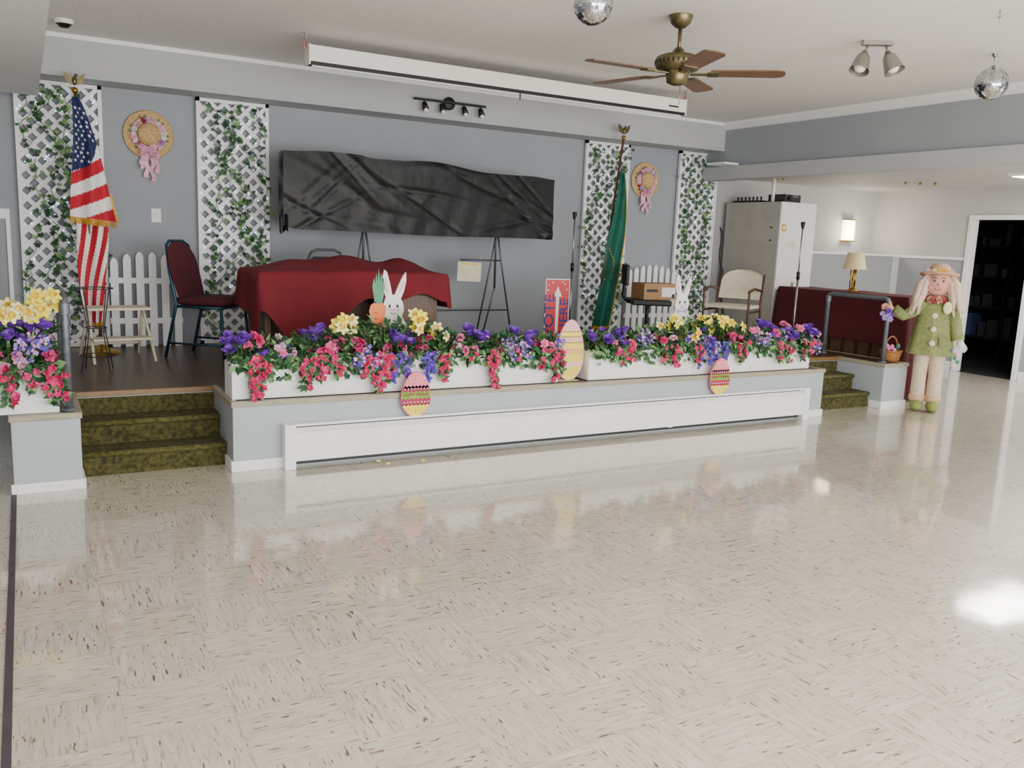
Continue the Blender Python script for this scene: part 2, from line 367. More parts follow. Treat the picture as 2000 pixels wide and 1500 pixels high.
def trail(mb,x,y,z,length,key='fl_red',outx=0):
    p=Vector((x,y,z)); pts=[p.copy()]; q=p+Vector((U(-.02,.02),-.06,.02)); pts.append(q.copy())
    nseg=int(length/.03)
    for i in range(nseg):
        q=q+Vector((U(-.012,.012)+outx,U(-.006,.006),-.03)); pts.append(q.copy())
    mb.tube(pts,.003,'plant_stem',n=4)
    for i,a in enumerate(pts[1:]):
        t=i/max(1,nseg)
        if key=='fl_wist':
            for _ in range(8):
                r=.045*(1-t*.7); flower(mb,a+Vector((U(-r,r),U(-.02,.01),U(-.015,.015))),rdir(.0,.8),.015,random.choice(['fl_wist','fl_purple','fl_wist']),4,((.4,1),),None,.9)
        else:
            for _ in range(5): leaf(mb,a,Vector((U(-1,1),-.4,U(-1,.4))),(0,-1,.3),U(.04,.065),U(.022,.036),random.choice(['leaf','leaf_light','leaf_dark']))
            for _ in range(2):
                if rnd()<.65: flower(mb,a+Vector((U(-.035,.035),-.02-U(0,.015),U(-.015,.015))),rdir(0,1),U(.019,.029),random.choice([key,key,'fl_hot']),4,((.35,1),(.8,.8)),None,.95)
def bush(mb,x0,x1,y0,y1,z,top,dens=700):
    n=int((x1-x0)*dens)
    for i in range(n):
        x=U(x0,x1); h=top(x)*rnd()**.7; c=(x,U(y0,y1),z-.02+h)
        d=Vector((U(-1,1),U(-1,.5),U(-.2,1))); leaf(mb,c,d,(0,-.5,1),U(.05,.09),U(.025,.045),random.choice(['leaf','leaf','leaf_dark','leaf_dark','leaf_light']))
    for i in range(int((x1-x0)*150)):
        x=U(x0,x1); leaf(mb,(x,y0-.015,z+U(-.04,.06)),(U(-.8,.8),-.6,U(-.9,.2)),(0,-1,.5),U(.05,.09),U(.025,.045),random.choice(['leaf','leaf_dark','leaf','leaf_light']))
    for i in range(int((x1-x0)*60)):
        x=U(x0,x1); y=U(y0,y1); h=top(x); mb.tube([(x,y,z-.02),(x+U(-.03,.03),y+U(-.03,.02),z+h*U(.6,1))],.0025,'plant_stem',n=4)
def sprig(mb,x,y,z,h,keys,n=16,sp=.02):
    base=Vector((x,y,z)); d=Vector((U(-.3,.3),U(-.4,.1),1)).normalized()
    for i in range(n):
        a=base+d*h*(.4+.6*i/n)+Vector((U(-sp,sp),U(-sp,sp),U(-sp,sp)))
        flower(mb,a,rdir(.3,.5),U(.011,.018),random.choice(keys),4,((.3,1),),None,.9)
def planter(name,x0,x1,feats,trails,topf,seedv,base=S,yf=5.38,dens=700,mult=1.25):
    random.seed(seedv)
    e=empty(name,(0,0,0))
    y0,y1=yf,yf+.22; zt=base+.23; mb=MB()
    t=.018
    mb.box(x0,x1,y0,y0+t,base+.004,zt,'white_paint'); mb.box(x0,x1,y1-t,y1,base+.004,zt,'white_paint'); mb.box(x0,x0+t,y0+t,y1-t,base+.004,zt,'white_paint'); mb.box(x1-t,x1,y0+t,y1-t,base+.004,zt,'white_paint')
    mb.box(x0+t,x1-t,y0+t,y1-t,base+.004,zt-.03,'wood_brown'); mb.obj('planter_box',bevel=.004,parent=e)
    mb=MB(); bush(mb,x0+.02,x1-.02,y0+.0,y1,zt,topf,dens)
    for i in range(int((x1-x0)*46)): ivy(mb,(U(x0,x1),y0-U(.005,.03),zt-U(-.04,.10)),(U(-.3,.3),-1,U(.2,.6)),U(.03,.05),random.choice(['leaf_dark','leaf','leaf_light']))
    mb.obj('foliage',parent=e)
    mb=MB()
    for ft in feats:
        kind,x,dz,sp,n=ft[:5]
        n=int(n*(mult if kind in('hot','pink','lp') else 1.5 if kind!='daf' else 1.1))
        for i in range(n):
            c=(x+U(-sp,sp),U(y0-.05,y1-.02),zt+dz+U(-.05,.05))
            if kind=='hot': ruffle(mb,c,rdir(.2),U(.030,.044),random.choice(['fl_hot','fl_pink','fl_pink','fl_hot','fl_red']))
            elif kind=='pink': ruffle(mb,c,rdir(.2),U(.030,.044),random.choice(['fl_pink','fl_lpink','fl_pink']))
            elif kind=='lp': ruffle(mb,c,(U(-.6,.6),-1,U(0,.8)),U(.025,.036),random.choice(['fl_lpink','fl_lpink','fl_pink']))
            elif kind=='pur': tulip(mb,c,Vector((U(-.5,.5),U(-.6,.1),1)),U(.045,.062),'fl_purple')
            elif kind=='lav': sprig(mb,c[0],c[1],c[2]-.08,.13,['fl_lav','fl_lav','fl_lpink','fl_wist'],30,.035)
            elif kind=='daf': daff(mb,c,Vector((U(-.6,.6),-1,U(0,.7))),U(.042,.055),random.choice(['fl_yellow','fl_yellow','fl_cream']))
    for (x,l,k) in trails: trail(mb,x,y0+.02,zt+.01,l*(1.12 if k!='fl_wist' else 1.0),k)
    mb.obj('blossoms',parent=e)
    return e
def top1(x): return .13+.12*math.exp(-((x-2.1)/.45)**2)
planter('flower_planter',1.08,3.48,[('pur',1.13,.09,.06,6),('hot',1.22,.12,.07,7),('pur',1.30,.02,.05,3),('lp',1.42,.1,.06,8),('lav',1.45,.04,.07,5),('pur',1.62,.14,.06,5),('hot',1.66,.06,.08,9),('pink',1.78,.1,.06,6),
 ('daf',1.82,.23,.07,10),('hot',1.93,.1,.08,9),('lav',1.95,.0,.1,8),('hot',2.08,.04,.08,6),('pur',2.2,.1,.07,6),('hot',2.3,.05,.08,7),('daf',2.36,.25,.07,9),('daf',2.48,.18,.06,4),('hot',2.42,.09,.07,6),
 ('lp',2.6,.08,.08,8),('hot',2.7,.06,.07,5),('pur',2.83,.11,.06,5),('lp',2.88,.08,.06,6),('hot',2.95,.04,.06,4),('lav',3.1,.02,.1,8),('pur',3.2,.08,.07,5),('hot',3.28,.04,.06,5),('lav',3.38,.05,.06,5),('hot',3.42,.02,.04,4)],
 [(1.2,.21,'fl_red'),(1.24,.22,'fl_red'),(1.28,.1,'fl_red'),(1.55,.17,'fl_red'),(1.6,.13,'fl_red'),(1.65,.1,'fl_red'),(1.72,.13,'fl_red'),(1.95,.12,'fl_red'),(2.0,.17,'fl_red'),(2.05,.22,'fl_red'),(2.08,.18,'fl_red'),(2.17,.2,'fl_wist'),(2.2,.17,'fl_wist'),(2.39,.2,'fl_wist'),(2.42,.14,'fl_wist'),(2.47,.13,'fl_red'),(2.52,.18,'fl_red'),(2.7,.06,'fl_red'),(2.87,.22,'fl_red'),(2.91,.17,'fl_red'),(3.1,.06,'fl_red'),(3.33,.13,'fl_red'),(3.38,.2,'fl_red'),(3.43,.16,'fl_red')],top1,11)
def top2(x): return .13+.10*math.exp(-((x-4.95)/.45)**2)
planter('flower_planter',3.75,6.19,[('pur',3.85,.08,.06,4),('hot',3.95,.05,.07,6),('pur',4.05,.09,.06,5),('lp',4.12,.1,.06,6),('hot',4.15,.02,.06,4),('lav',4.3,.05,.08,6),('hot',4.45,.08,.08,8),('pink',4.55,.06,.06,5),
 ('daf',4.60,.2,.07,7),('lav',4.75,.03,.08,6),('daf',4.82,.12,.08,4),('daf',5.02,.2,.07,8),('pur',4.98,.08,.06,5),('lav',5.0,.0,.1,6),('daf',5.22,.19,.08,7),('hot',5.25,.09,.09,9),('hot',5.38,.06,.07,7),('lp',5.45,.1,.06,5),('lav',5.5,.03,.08,6),('pur',5.68,.12,.06,5),('hot',5.7,.08,.06,6),
 ('lav',5.85,.05,.06,5),('pur',5.9,.06,.05,4),('hot',6.05,.05,.06,6),('pink',6.02,.12,.05,4),('pur',6.15,.09,.04,5),('lav',6.15,.0,.04,3)],
 [(3.95,.08,'fl_red'),(4.06,.13,'fl_red'),(4.1,.1,'fl_red'),(4.45,.12,'fl_red'),(4.53,.15,'fl_red'),(4.57,.1,'fl_red'),(4.86,.2,'fl_wist'),(4.9,.15,'fl_wist'),(4.8,.12,'fl_red'),(5.08,.2,'fl_wist'),(5.12,.14,'fl_wist'),(5.0,.14,'fl_wist'),(5.28,.16,'fl_red'),(5.33,.12,'fl_red'),(5.75,.15,'fl_red'),(5.83,.16,'fl_red'),(6.06,.15,'fl_red'),(6.1,.11,'fl_red'),(6.16,.08,'fl_red')],top2,12)
e=planter('flower_planter',-.20,.13,[('lp',-.12,.06,.1,34),('pink',-.08,.02,.1,14),('hot',.08,.06,.05,4),('pur',-.05,.20,.12,8),('daf',-.02,.33,.12,20),('daf',.08,.38,.07,8),('lav',.0,.15,.1,7)],
 [(.02,.10,'fl_red'),(.09,.18,'fl_red'),(.12,.14,'fl_red'),(-.12,.18,'fl_red')],lambda x:.26,13,yf=5.31,dens=1300,mult=1.1)
mb=MB()
for i in range(30):
    a=U(-1,1); c=Vector((-.03+U(-.08,.08),5.40+U(-.05,.05),.66)); d=Vector((a*.9,U(-.7,.3),1)).normalized()
    L=U(.28,.42); pts=[c+d*L*t+Vector((a*.08*t*t,0,-.12*t*t)) for t in (0,.33,.66,1)]
    w=Vector((d.y,-d.x,0)).normalized()*.011
    vs=[];
    for i2,p in enumerate(pts): k=1-.9*(i2/3)**2; vs+= [p-w*k,p+w*k]
    mb.add(vs,[(0,1,3,2),(2,3,5,4),(4,5,7,6)],random.choice(['leaf_light','leaf']),True)
mb.obj('long_leaves',parent=e)
# ------------------------------------------------------------ egg decorations
def eggpts(w,h,n=40):
    pts=[]
    for i in range(n):
        t=2*math.pi*i/n; z=-math.cos(t)*h/2; k=1-.16*(z/(h/2)); pts.append((math.sin(t)*w/2*k,z))
    return pts
def eggw(w,h,z):
    q=max(0,1-(z/(h/2))**2); return w/2*math.sqrt(q)*(1-.16*z/(h/2))
def egg_sign(w,h,bands,words,tkey='egg_pink'):
    mb=MB(); mb.poly(eggpts(w,h),0,.012,bands[0][2])
    for z0,z1,key in bands:
        n=14; vs=[];fs=[]
        for i in range(n+1):
            t=i/n
            for zz in (z0,z1):
                ww=eggw(w,h,zz)*.985; x=-ww+2*ww*t; zig=.006*(1 if i%2 else -1) if abs(zz)<h*.46 else 0
                vs.append((x,-.002,zz+zig))
        for i in range(n): fs.append((2*i,2*i+2,2*i+3,2*i+1))
        mb.add(vs,fs,key)
    for s_,x,z,size in words: mb.text(s_,size,tkey,Matrix.Translation((x,-.004,z))@TXT,.0015)
    return mb
bands=[(.04,.148,'egg_pink'),(.018,.055,'egg_maroon'),(-.03,.02,'egg_green'),(-.075,-.03,'egg_maroon'),(-.15,-.07,'egg_yellow')]
def dots(mb,w,h,z,n,key,r=.005):
    ww=eggw(w,h,z)*.85
    for i in range(n): mb.ball((-ww+2*ww*i/(n-1),-.003,z),r,key,n=5)
for x in (2.27,5.02):
    mb=egg_sign(.215,.31,bands,[('HAPPY SPRING',0,-.004,.029)],tkey='egg_maroon')
    dots(mb,.21,.3,.038,8,'flag_white',.006); dots(mb,.21,.3,-.055,8,'flag_white',.006); dots(mb,.21,.3,.11,5,'egg_lpink',.01); dots(mb,.21,.3,-.10,7,'fl_yellow',.009); dots(mb,.21,.3,-.12,5,'fl_yellow',.009); dots(mb,.21,.3,.085,7,'egg_lpink',.009)
    mb.tube([(0,.005,.15),(0,.06,.25)],.002,'plant_stem',n=4)
    mb.obj('easter_egg_decoration',(x,5.275,.437))
bands=[(.14,.215,'egg_lpink'),(.10,.145,'egg_yellow'),(.055,.105,'egg_lpink'),(-.09,.06,'egg_yellow'),(-.13,-.09,'egg_lpink'),(-.225,-.13,'egg_yellow')]
mb=egg_sign(.25,.47,bands,[('namo',0.01,-.005,.085)],tkey='egg_pink')
for z in (-.05,-.075,-.16,-.18): dots(mb,.25,.45,z,9,'egg_lpink',.004)
dots(mb,.25,.45,.08,9,'egg_yellow',.006)
mb.obj('easter_egg_yard_sign',(3.615,5.44,.678))
# bunnies
def ell(cx,cz,rx,rz,n=20,rot=0):
    c=math.cos(rot);s=math.sin(rot)
    return [(cx+rx*math.cos(2*math.pi*i/n)*c-rz*math.sin(2*math.pi*i/n)*s,cz+rx*math.cos(2*math.pi*i/n)*s+rz*math.sin(2*math.pi*i/n)*c) for i in range(n)]
def bunny(name,x,y,z0,h,carrot):
    mb=MB(); k=h/.62
    o=[(-.10,0),(-.12,.1),(-.11,.2),(-.075,.27),(-.085,.32),(-.075,.37),(-.06,.41),(-.085,.47),(-.09,.55),(-.075,.615),(-.055,.6),(-.03,.52),(-.01,.43),(.012,.43),(.04,.50),(.075,.57),(.098,.60),(.10,.53),(.085,.46),(.06,.40),(.08,.36),(.085,.31),(.07,.27),(.11,.2),(.125,.1),(.11,0)]
    mb.poly([(a*k,b*k) for a,b in o],0,.015,'white_warm')
    y1=-.003
    for sx in (-.03,.032): mb.poly(ell(sx*k,.345*k,.008*k,.013*k,12),y1,0,'black')
    mb.poly(ell(0,.315*k,.011*k,.008*k,10),y1,0,'fl_pink')
    mb.poly(ell(-.058*k,.50*k,.01*k,.06*k,14,.12),y1,0,'fl_lpink'); mb.poly(ell(.066*k,.49*k,.01*k,.055*k,14,-.35),y1,0,'fl_lpink')
    mb.tube([(-.025*k,-.002,.295*k),(0,-.002,.285*k),(.025*k,-.002,.295*k)],.002,'darkgrey',n=4)
    for sx in (-1,1): 
        for q in (0,.01): mb.tube([(sx*.02*k,-.002,(.31+q)*k),(sx*.06*k,-.002,(.315+q*2)*k)],.001,'darkgrey',n=4)
    if carrot:
        M=Matrix.Translation((-.125*k,-.012,.17*k))
        mb.poly([(.0,-.06),(.03,.03),(.055,.12),(.055,.165),(.03,.19),(-.02,.195),(-.055,.17),(-.065,.13),(-.05,.05),(-.02,-.04)],0,.01,'orange',M=M)
        for i,a in enumerate((-.03,-.015,0,.015,.03)):
            mb.poly([(a*.6-.008,.185),(a*.6+.008,.185),(a*1.1+.013,.30),(a*1.1+.0,.42-abs(a)*2),(a*1.1-.011,.30)],.0-.002*i,.008,'carrot_green',M=M)
        for zz in (.04,.08,.12): mb.tube([(-.03,-.001,zz),(.0,-.001,zz-.004)],.0015,'darkgrey',n=4,M=M)
    else:
        for s_ in (-1,1): mb.poly([(0,.262*k),(s_*.06*k,.285*k),(s_*.06*k,.235*k)][::s_],-.006,0,'fl_lav')
        for i in range(8): mb.poly(ell(U(-.07,.07)*k,U(.05,.17)*k,.02*k,.025*k,10),-.008,0,random.choice(['fl_yellow','fl_cream','egg_pink']))
    mb.tube([(0,.02,-.2),(0,.02,.2)],.006,'wood_desk',n=6)
    mb.obj(name,(x,y,z0))
bunny('bunny_cutout',2.24,5.64,.68,.58,True); bunny('bunny_cutout',4.88,5.66,.72,.55,False)
# ------------------------------------------------------------ pipe rails
def rail(name,x,ya,yb):
    mb=MB(); z=1.07
    pts=[(x,ya,S+.004),(x,ya,z-.04),(x,ya+.012,z-.012),(x,ya+.04,z),(x,yb-.04,z),(x,yb-.012,z-.012),(x,yb,z-.04),(x,yb,S+.004)]
    mb.tube(pts,.022,'pipe',n=12)
    for y in (ya,yb):
        mb.lathe([(.001,.012),(.035,.012),(.04,0)],'pipe',(x,y,S+.005)); mb.lathe([(.028,-.03),(.028,.03)],'pipe',(x,y,z-.05))
    return mb.obj(name)
rail('pipe_handrail',.178,5.36,6.1); rail('pipe_handrail',7.33,5.47,6.2)
# ------------------------------------------------------------ trellis
def clip(cx,cz,dx,dz,x0,x1,z0,z1):
    t0,t1=-99,99
    for p,d,a,b in ((cx,dx,x0,x1),(cz,dz,z0,z1)):
        ta,tb=(a-p)/d,(b-p)/d
        if ta>tb: ta,tb=tb,ta
        t0=max(t0,ta);t1=min(t1,tb)
    return t0,t1
def trellis(name,x0,x1,z0=S+.003,z1=2.615,seedv=1):
    random.seed(seedv); e=empty(name); mb=MB(); y=YB-.045
    for xx in (x0,x1-.03): mb.box(xx,xx+.03,y-.015,y+.02,z0,z1,'white_paint')
    mb.box(x0,x1,y-.015,y+.02,z1-.03,z1,'white_paint'); mb.box(x0,x1,y-.015,y+.02,z0,z0+.03,'white_paint')
    pitch=.122; w=.0175; r2=math.sqrt(.5)
    for s_ in (1,-1):
        yy=(y-.008,y-.001) if s_>0 else (y,y+.008)
        c=-3.0
        while c<3.5:
            cx=x0+c; cz=z0
            dx,dz=r2*s_,r2
            if s_<0: cx=x0+c+.02
            t0,t1=clip(cx,cz,dx,dz,x0+.01,x1-.01,z0+.02,z1-.01)
            if t1-t0>.03:
                a=Vector((cx+dx*t0,0,cz+dz*t0)); b=Vector((cx+dx*t1,0,cz+dz*t1)); n=Vector((-dz,0,dx))*w
                vs=[a-n,b-n,b+n,a+n]
                vv=[(v.x,yy[0],v.z) for v in vs]+[(v.x,yy[1],v.z) for v in vs]
                mb.add(vv,[(0,1,2,3),(7,6,5,4),(0,4,5,1),(1,5,6,2),(2,6,7,3),(3,7,4,0)],'white_paint')
            c+=pitch
    mb.obj('lattice',parent=e)
    mb=MB()
    for side in range(5):
        x=x0+(x1-x0)*(.08+.84*((side*.23)%1)); z=z0+U(.03,.3); pts=[]
        xc=x
        while z<z1-.10:
            xc+=U(-.06,.06); xc=min(max(xc,x0+.02),x1-.02); z+=U(.03,.06); pts.append((xc,y-.02-U(0,.02),z))
        mb.tube(pts,.0025,'leaf_dark',n=4)
        for p in pts:
            for _ in range(1 if rnd()<.7 else 2):
                ivy(mb,(p[0]+U(-.05,.05),p[1]-U(.0,.04),p[2]+U(-.03,.03)),(U(-.7,.7),-1,U(-.2,.7)),U(.028,.05),random.choice(['leaf_dark','leaf','leaf','leaf_light']))
    mb.obj('ivy_garland',parent=e)
    mb=MB()
    for i in range(80): mb.ball((U(x0+.02,x1-.02),y-.025,U(z0+.3,z1-.08)),.0055,'fairy',n=4)
    mb.obj('fairy_lights',parent=e)
trellis('lattice_trellis',-.02,.62,seedv=21); trellis('lattice_trellis',1.37,2.0,seedv=22); trellis('lattice_trellis',5.50,6.11,seedv=23); trellis('lattice_trellis',6.85,7.46,seedv=24)
def fence(name,x0,x1,n,y,h=.83):
    mb=MB(); w=.062; step=(x1-x0-w)/(n-1)
    for i in range(n):
        x=x0+i*step; hh=h*(.93+.07*math.sin(math.pi*i/(n-1)))
        p=[(x,0.002),(x+w,0.002),(x+w,hh-.05),(x+w*.85,hh-.02),(x+w*.5,hh),(x+w*.15,hh-.02),(x,hh-.05)]
        mb.poly([(a,b+S) for a,b in p],y,y+.015,'white_paint')
    for z in (.2,.55): mb.box(x0-.01,x1+.01,y+.015,y+.035,S+z,S+z+.05,'white_paint')
    mb.obj(name,bevel=.002)
fence('picket_fence',.63,1.20,6,8.08); fence('picket_fence',6.12,6.84,8,8.08)
def hat(name,x,z):
    random.seed(int(x*10)); mb=MB(); M=Matrix.Translation((x,YB,z))@Matrix.Rotation(math.pi/2,4,'X')
    mb.lathe([(.001,.10),(.05,.10),(.085,.085),(.095,.06),(.10,.03),(.13,.022),(.18,.016),(.20,.02),(.205,.012),(.19,.006),(.10,.004)],'straw',n=36,M=M)
    for i in range(36):
        a=2*math.pi*i/36; ruffle(mb,(x+math.cos(a)*.12,YB-.045,z+math.sin(a)*.12),(U(-.4,.4),-1,U(-.4,.4)),U(.020,.034),random.choice(['ribbon','fl_lpink','fl_cream','ribbon','flag_white','fl_lav','egg_maroon','fl_lpink']))
    for i in range(10): leaf(mb,(x+math.cos(i)*.13,YB-.04,z+math.sin(i)*.13),(math.cos(i),-.3,math.sin(i)),(0,-1,0),.04,.02,'leaf')
    for i in range(12):
        ruffle(mb,(x+U(-.05,.05),YB-.07,z-.14+U(-.04,.04)),(U(-.4,.4),-1,U(-.4,.4)),.03,random.choice(['ribbon','fl_lpink']))
    for dx,l in ((-.02,.24),(.02,.27),(.05,.20),(-.05,.17)):
        P=lambda u,v:(x+dx*(1+u*.3)+(v-.5)*.036+.008*math.sin(u*14+dx*90),YB-.05+.012*math.sin(u*10+dx*50),z-.12-u*l)
        mb.grid(P,16,2,'ribbon' if dx>0 else 'fl_lpink')
    mb.obj(name)
hat('straw_hat_wreath',.98,2.26); hat('straw_hat_wreath',6.38,2.24)
mb=MB(); mb.box(.985,1.065,YB-.008,YB,1.52,1.64,'outlet'); mb.box(1.018,1.032,YB-.018,YB-.006,1.57,1.595,'outlet'); mb.box(1.012,1.038,YB-.01,YB-.007,1.56,1.605,'white_paint'); mb.obj('light_switch',bevel=.002)
# ------------------------------------------------------------ covered screen
mb=MB()
xa,xb,yt=1.97,4.72,7.6
def sst(a,b,t):
    t=min(1,max(0,(t-a)/(b-a))); return t*t*(3-2*t)
def topz(t): return 2.17+.02*sst(0,.15,t)+.004*math.sin(t*14)-.02*sst(.24,.30,t)+.010*sst(.40,.46,t)-.055*sst(.5,.72,t)-.02*sst(.9,1,t)
random.seed(77)
CR=[(U(0,1),U(0,1),U(-1.2,1.2),U(.02,.07),U(.003,.008)*random.choice((-1,1))) for _ in range(26)]
def crease(u,v):
    s=0
    for cu,cv,sl,w,a in CR:
        d=(v-cv)-(u-cu)*sl*3.5; dd=(u-cu)
        s+=a*math.exp(-(d/w)**2-(dd/.16)**2)
    return s
def P(u,v):
    x=xa+(xb-xa)*u; zt=topz(u); zb=1.505+.006*math.sin(u*9)+.03*math.exp(-(u/.03)**2)
    z=zt+(zb-zt)*v
    y=yt-.05+.004*math.sin(u*21+v*3)*v+.003*math.sin(u*9-v*5)+.003*math.sin(u*70+v*6)*v+crease(u,v)
    return (x,y,z)
mb.grid(P,180,44,'plastic_black')
mb.grid(lambda u,v:(xa+(xb-xa)*u,P(u,0)[1]+(.16)*v,topz(u)-.0*v),90,2,'plastic_black')
for ex in (0,1):
    mb.grid(lambda u,v:((xa,xb)[ex]+(.02*math.sin(v*9))*(1 if ex else -1)*u*(1-u)*4,P(ex,v)[1]+.16*u,P(ex,v)[2]),6,24,'plastic_black')
mb.box(xa+.03,xb-.03,yt+.0,yt+.05,1.53,2.04,'black')
mb.grid(lambda u,v:(xa-.035+.07*u,yt-.05+.02*math.sin(u*5),1.62-.14*v-.02*math.sin(u*6)),4,4,'plastic_black')
mb.obj('covered_display_board')
mb=MB()
for x,s_ in ((2.75,1),(4.15,1)):
    for dx in (-.22,.22): mb.tube([(x,yt+.08,1.6),(x+dx*.25,yt+.08,1.28),(x+dx,yt+.08,S+.01)],.009,'steel_dull')
    mb.tube([(x,yt+.1,1.9),(x,yt+.1,1.0)],.011,'steel_dull'); mb.tube([(x,yt+.1,1.0),(x,yt+.35,S+.01)],.008,'steel_dull')
mb.tube([(3.75,yt+.08,1.28),(4.2,yt+.08,1.28)],.008,'steel_dull'); mb.tube([(2.6,yt+.08,.78),(4.3,yt+.08,.78)],.008,'steel_dull'); mb.tube([(2.55,yt+.09,1.57),(4.3,yt+.09,1.57)],.012,'steel_dull')
mb.obj('easel_stand')
mb=MB(); M=Matrix.Translation((3.82,yt+.02,1.17))@Matrix.Rotation(.03,4,'Y')
mb.box(-.13,.13,0,.004,-.1,.09,'cream',M=M)
mb.box(-.09,.09,-.001,0,.065,.078,'fl_orange',M=M)
mb.obj('paper_notice',)
# ------------------------------------------------------------ draped cloth
def drape(mb,x0,x1,y0,y1,z,hang,bumpf,key='maroon',fold=.018):
    per=[]; nx=80; ny=30
    for i in range(nx): per.append((x0+(x1-x0)*i/nx,y0,0,-1))
    for i in range(ny): per.append((x1,y0+(y1-y0)*i/ny,1,0))
    for i in range(nx): per.append((x1-(x1-x0)*i/nx,y1,0,1))
    for i in range(ny): per.append((x0,y1-(y1-y0)*i/ny,-1,0))
    n=len(per); cx,cy=(x0+x1)/2,(y0+y1)/2; rows=[]
    for r in [i/10 for i in range(1,11)]:
        rows.append([(cx+(p[0]-cx)*r,cy+(p[1]-cy)*r,z+bumpf(cx+(p[0]-cx)*r,cy+(p[1]-cy)*r)) for p in per])
    nd=10
    for d in range(1,nd+1):
        t=d/nd; row=[]
        for i,p in enumerate(per):
            a=per[(i-2)%n]; b=per[(i+2)%n]; nxx,nyy=a[2]+b[2]+p[2],a[3]+b[3]+p[3]; l=math.hypot(nxx,nyy) or 1
            L=hang(p[0],p[1]); f=fold*(.3+t)*(math.sin(i*.41+.8*math.sin(i*.13))+.7*math.sin(i*.19+1.3)) ; o=.014+.03*t+f*t**.5*.9
            row.append((p[0]+nxx/l*o,p[1]+nyy/l*o,z+bumpf(p[0],p[1])-L*t))
        rows.append(row)
    vs=[v for r in rows for v in r]; fs=[]
    for r in range(len(rows)-1):
        for i in range(n):
            k=(i+1)%n; fs.append((r*n+i,r*n+k,(r+1)*n+k,(r+1)*n+i))
    vs.append((cx,cy,z+bumpf(cx,cy))); c=len(vs)-1
    for i in range(n): fs.append((c,(i+1)%n,i))
    mb.add(vs,fs,key,True)
e=empty('draped_desk')
mb=MB(); mb.box(1.55,2.97,6.5,7.05,S+.6,1.165,'wood_desk'); mb.box(1.55,1.60,6.5,7.05,S+.001,1.04,'wood_desk'); mb.box(2.55,2.97,6.5,7.05,S+.001,1.04,'wood_desk'); mb.box(1.60,2.55,6.98,7.0,S+.1,1.04,'wood_desk'); mb.box(2.58,2.94,6.485,6.5,.55,.78,'wood_desk'); mb.box(2.58,2.94,6.485,6.5,.80,1.02,'wood_desk')
mb.obj('desk',bevel=.005,parent=e)
mb=MB()
def G(x,c,w): return math.exp(-((x-c)/w)**2)
def hang1(x,y):
    h=.20
    if y<6.8: h=.20+.40*G(x,1.80,.20)+.10*G(x,2.15,.2)+.03*math.sin(x*13)
    if x<1.51: h=.30+.2*G(y,6.45,.2)
    if x>3.0: h=.28
    return h
def bump1(x,y):
    return .014+.13*G(x,2.33,.27)*G(y,6.95,.35)+.11*G(x,2.82,.16)*G(y,6.95,.35)+.08*G(x,1.85,.2)*G(y,6.9,.3)+.012*math.sin(x*11+y*6)*G(y,6.8,.25)
drape(mb,1.50,3.03,6.45,7.1,1.175,hang1,bump1,fold=.011); mb.obj('tablecloth',parent=e)
e=empty('draped_bar_counter')
mb=MB(); mb.box(7.80,8.30,5.62,7.25,0.001,1.06,'wood_brown')
for i in range(9): y=5.65+i*.18; mb.box(7.785,7.80,y,y+.13,.05,.62,'wood_desk')
mb.obj('counter',bevel=.004,parent=e)
mb=MB()
def hang2(x,y):
    if y<5.58: return 1.02
    if x<7.78: return .50+.5*max(0,1-(y-5.58)/.15)
    return .6
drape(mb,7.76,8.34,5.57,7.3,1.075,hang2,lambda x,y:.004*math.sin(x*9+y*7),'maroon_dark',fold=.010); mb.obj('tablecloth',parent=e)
mb=MB(); lx,ly,lz=7.98,6.44,1.082
mb.lathe([(.001,0),(.07,0),(.07,.012),(.03,.025),(.012,.04),(.018,.07),(.012,.1),(.02,.13),(.011,.17),(.011,.27),(.001,.28)],'brass',(lx,ly,lz))
for a in (0,2.1,4.2): mb.tube([(lx+.03*math.cos(a),ly+.03*math.sin(a),lz+.02),(lx+.035*math.cos(a),ly+.035*math.sin(a),lz+.25)],.006,'brass')
mb.lathe([(.125,.24),(.085,.42),(.083,.42),(.122,.24)],'shade',(lx,ly,lz),n=28); mb.tube([(lx,ly,lz+.27),(lx,ly,lz+.43)],.004,'brass')
mb.obj('table_lamp')
def mic(name,x,y,top):
    mb=MB(); mb.lathe([(.001,.02),(.10,.018),(.12,0)],'black',(x,y,S+.001)); mb.tube([(x,y,S+.01),(x,y,S+.8)],.012,'steel'); mb.tube([(x,y,S+.75),(x,y,top-.05)],.007,'steel'); mb.tube([(x,y,S+.76),(x,y,S+.84)],.018,'black')
    mb.tube([(x-.02,y-.02,top-.06),(x-.0,y,top-.03),(x-.01,y-.01,top)],[.012,.02,.024],'black'); mb.obj(name)
mic('microphone_stand',4.92,7.45,1.79); mic('microphone_stand',7.10,6.43,1.79)
# ------------------------------------------------------------ flags
def flagpole(mb,b,t):
    b=Vector(b);t=Vector(t); mb.lathe([(.001,.07),(.03,.07),(.04,.05),(.10,.03),(.13,.02),(.14,0)],'brass',(b.x,b.y,S+.001)); mb.tube([b,t],.013,'wood_desk')
    mb.ball(t,.025,'brass',n=8)
    M=Matrix.Translation(t+Vector((0,0,.05)))
    mb.ball((0,0,0.02),.022,'brass_old',n=8,M=M,sc=(.9,.9,1.5)); mb.ball((.012,-.005,.062),.013,'brass_old',n=7,M=M)
    for s_ in (-1,1): mb.poly([(0,.03),(s_*.035,.06),(s_*.075,.085),(s_*.07,.05),(s_*.055,.01),(s_*.02,-.01)][::s_],-.006,.006,'brass_old',M=M)
e=empty('american_flag')
mb=MB(); flagpole(mb,(.52,7.70,S+.02),(.40,7.70,2.50)); mb.obj('pole',parent=e)
mb=MB()
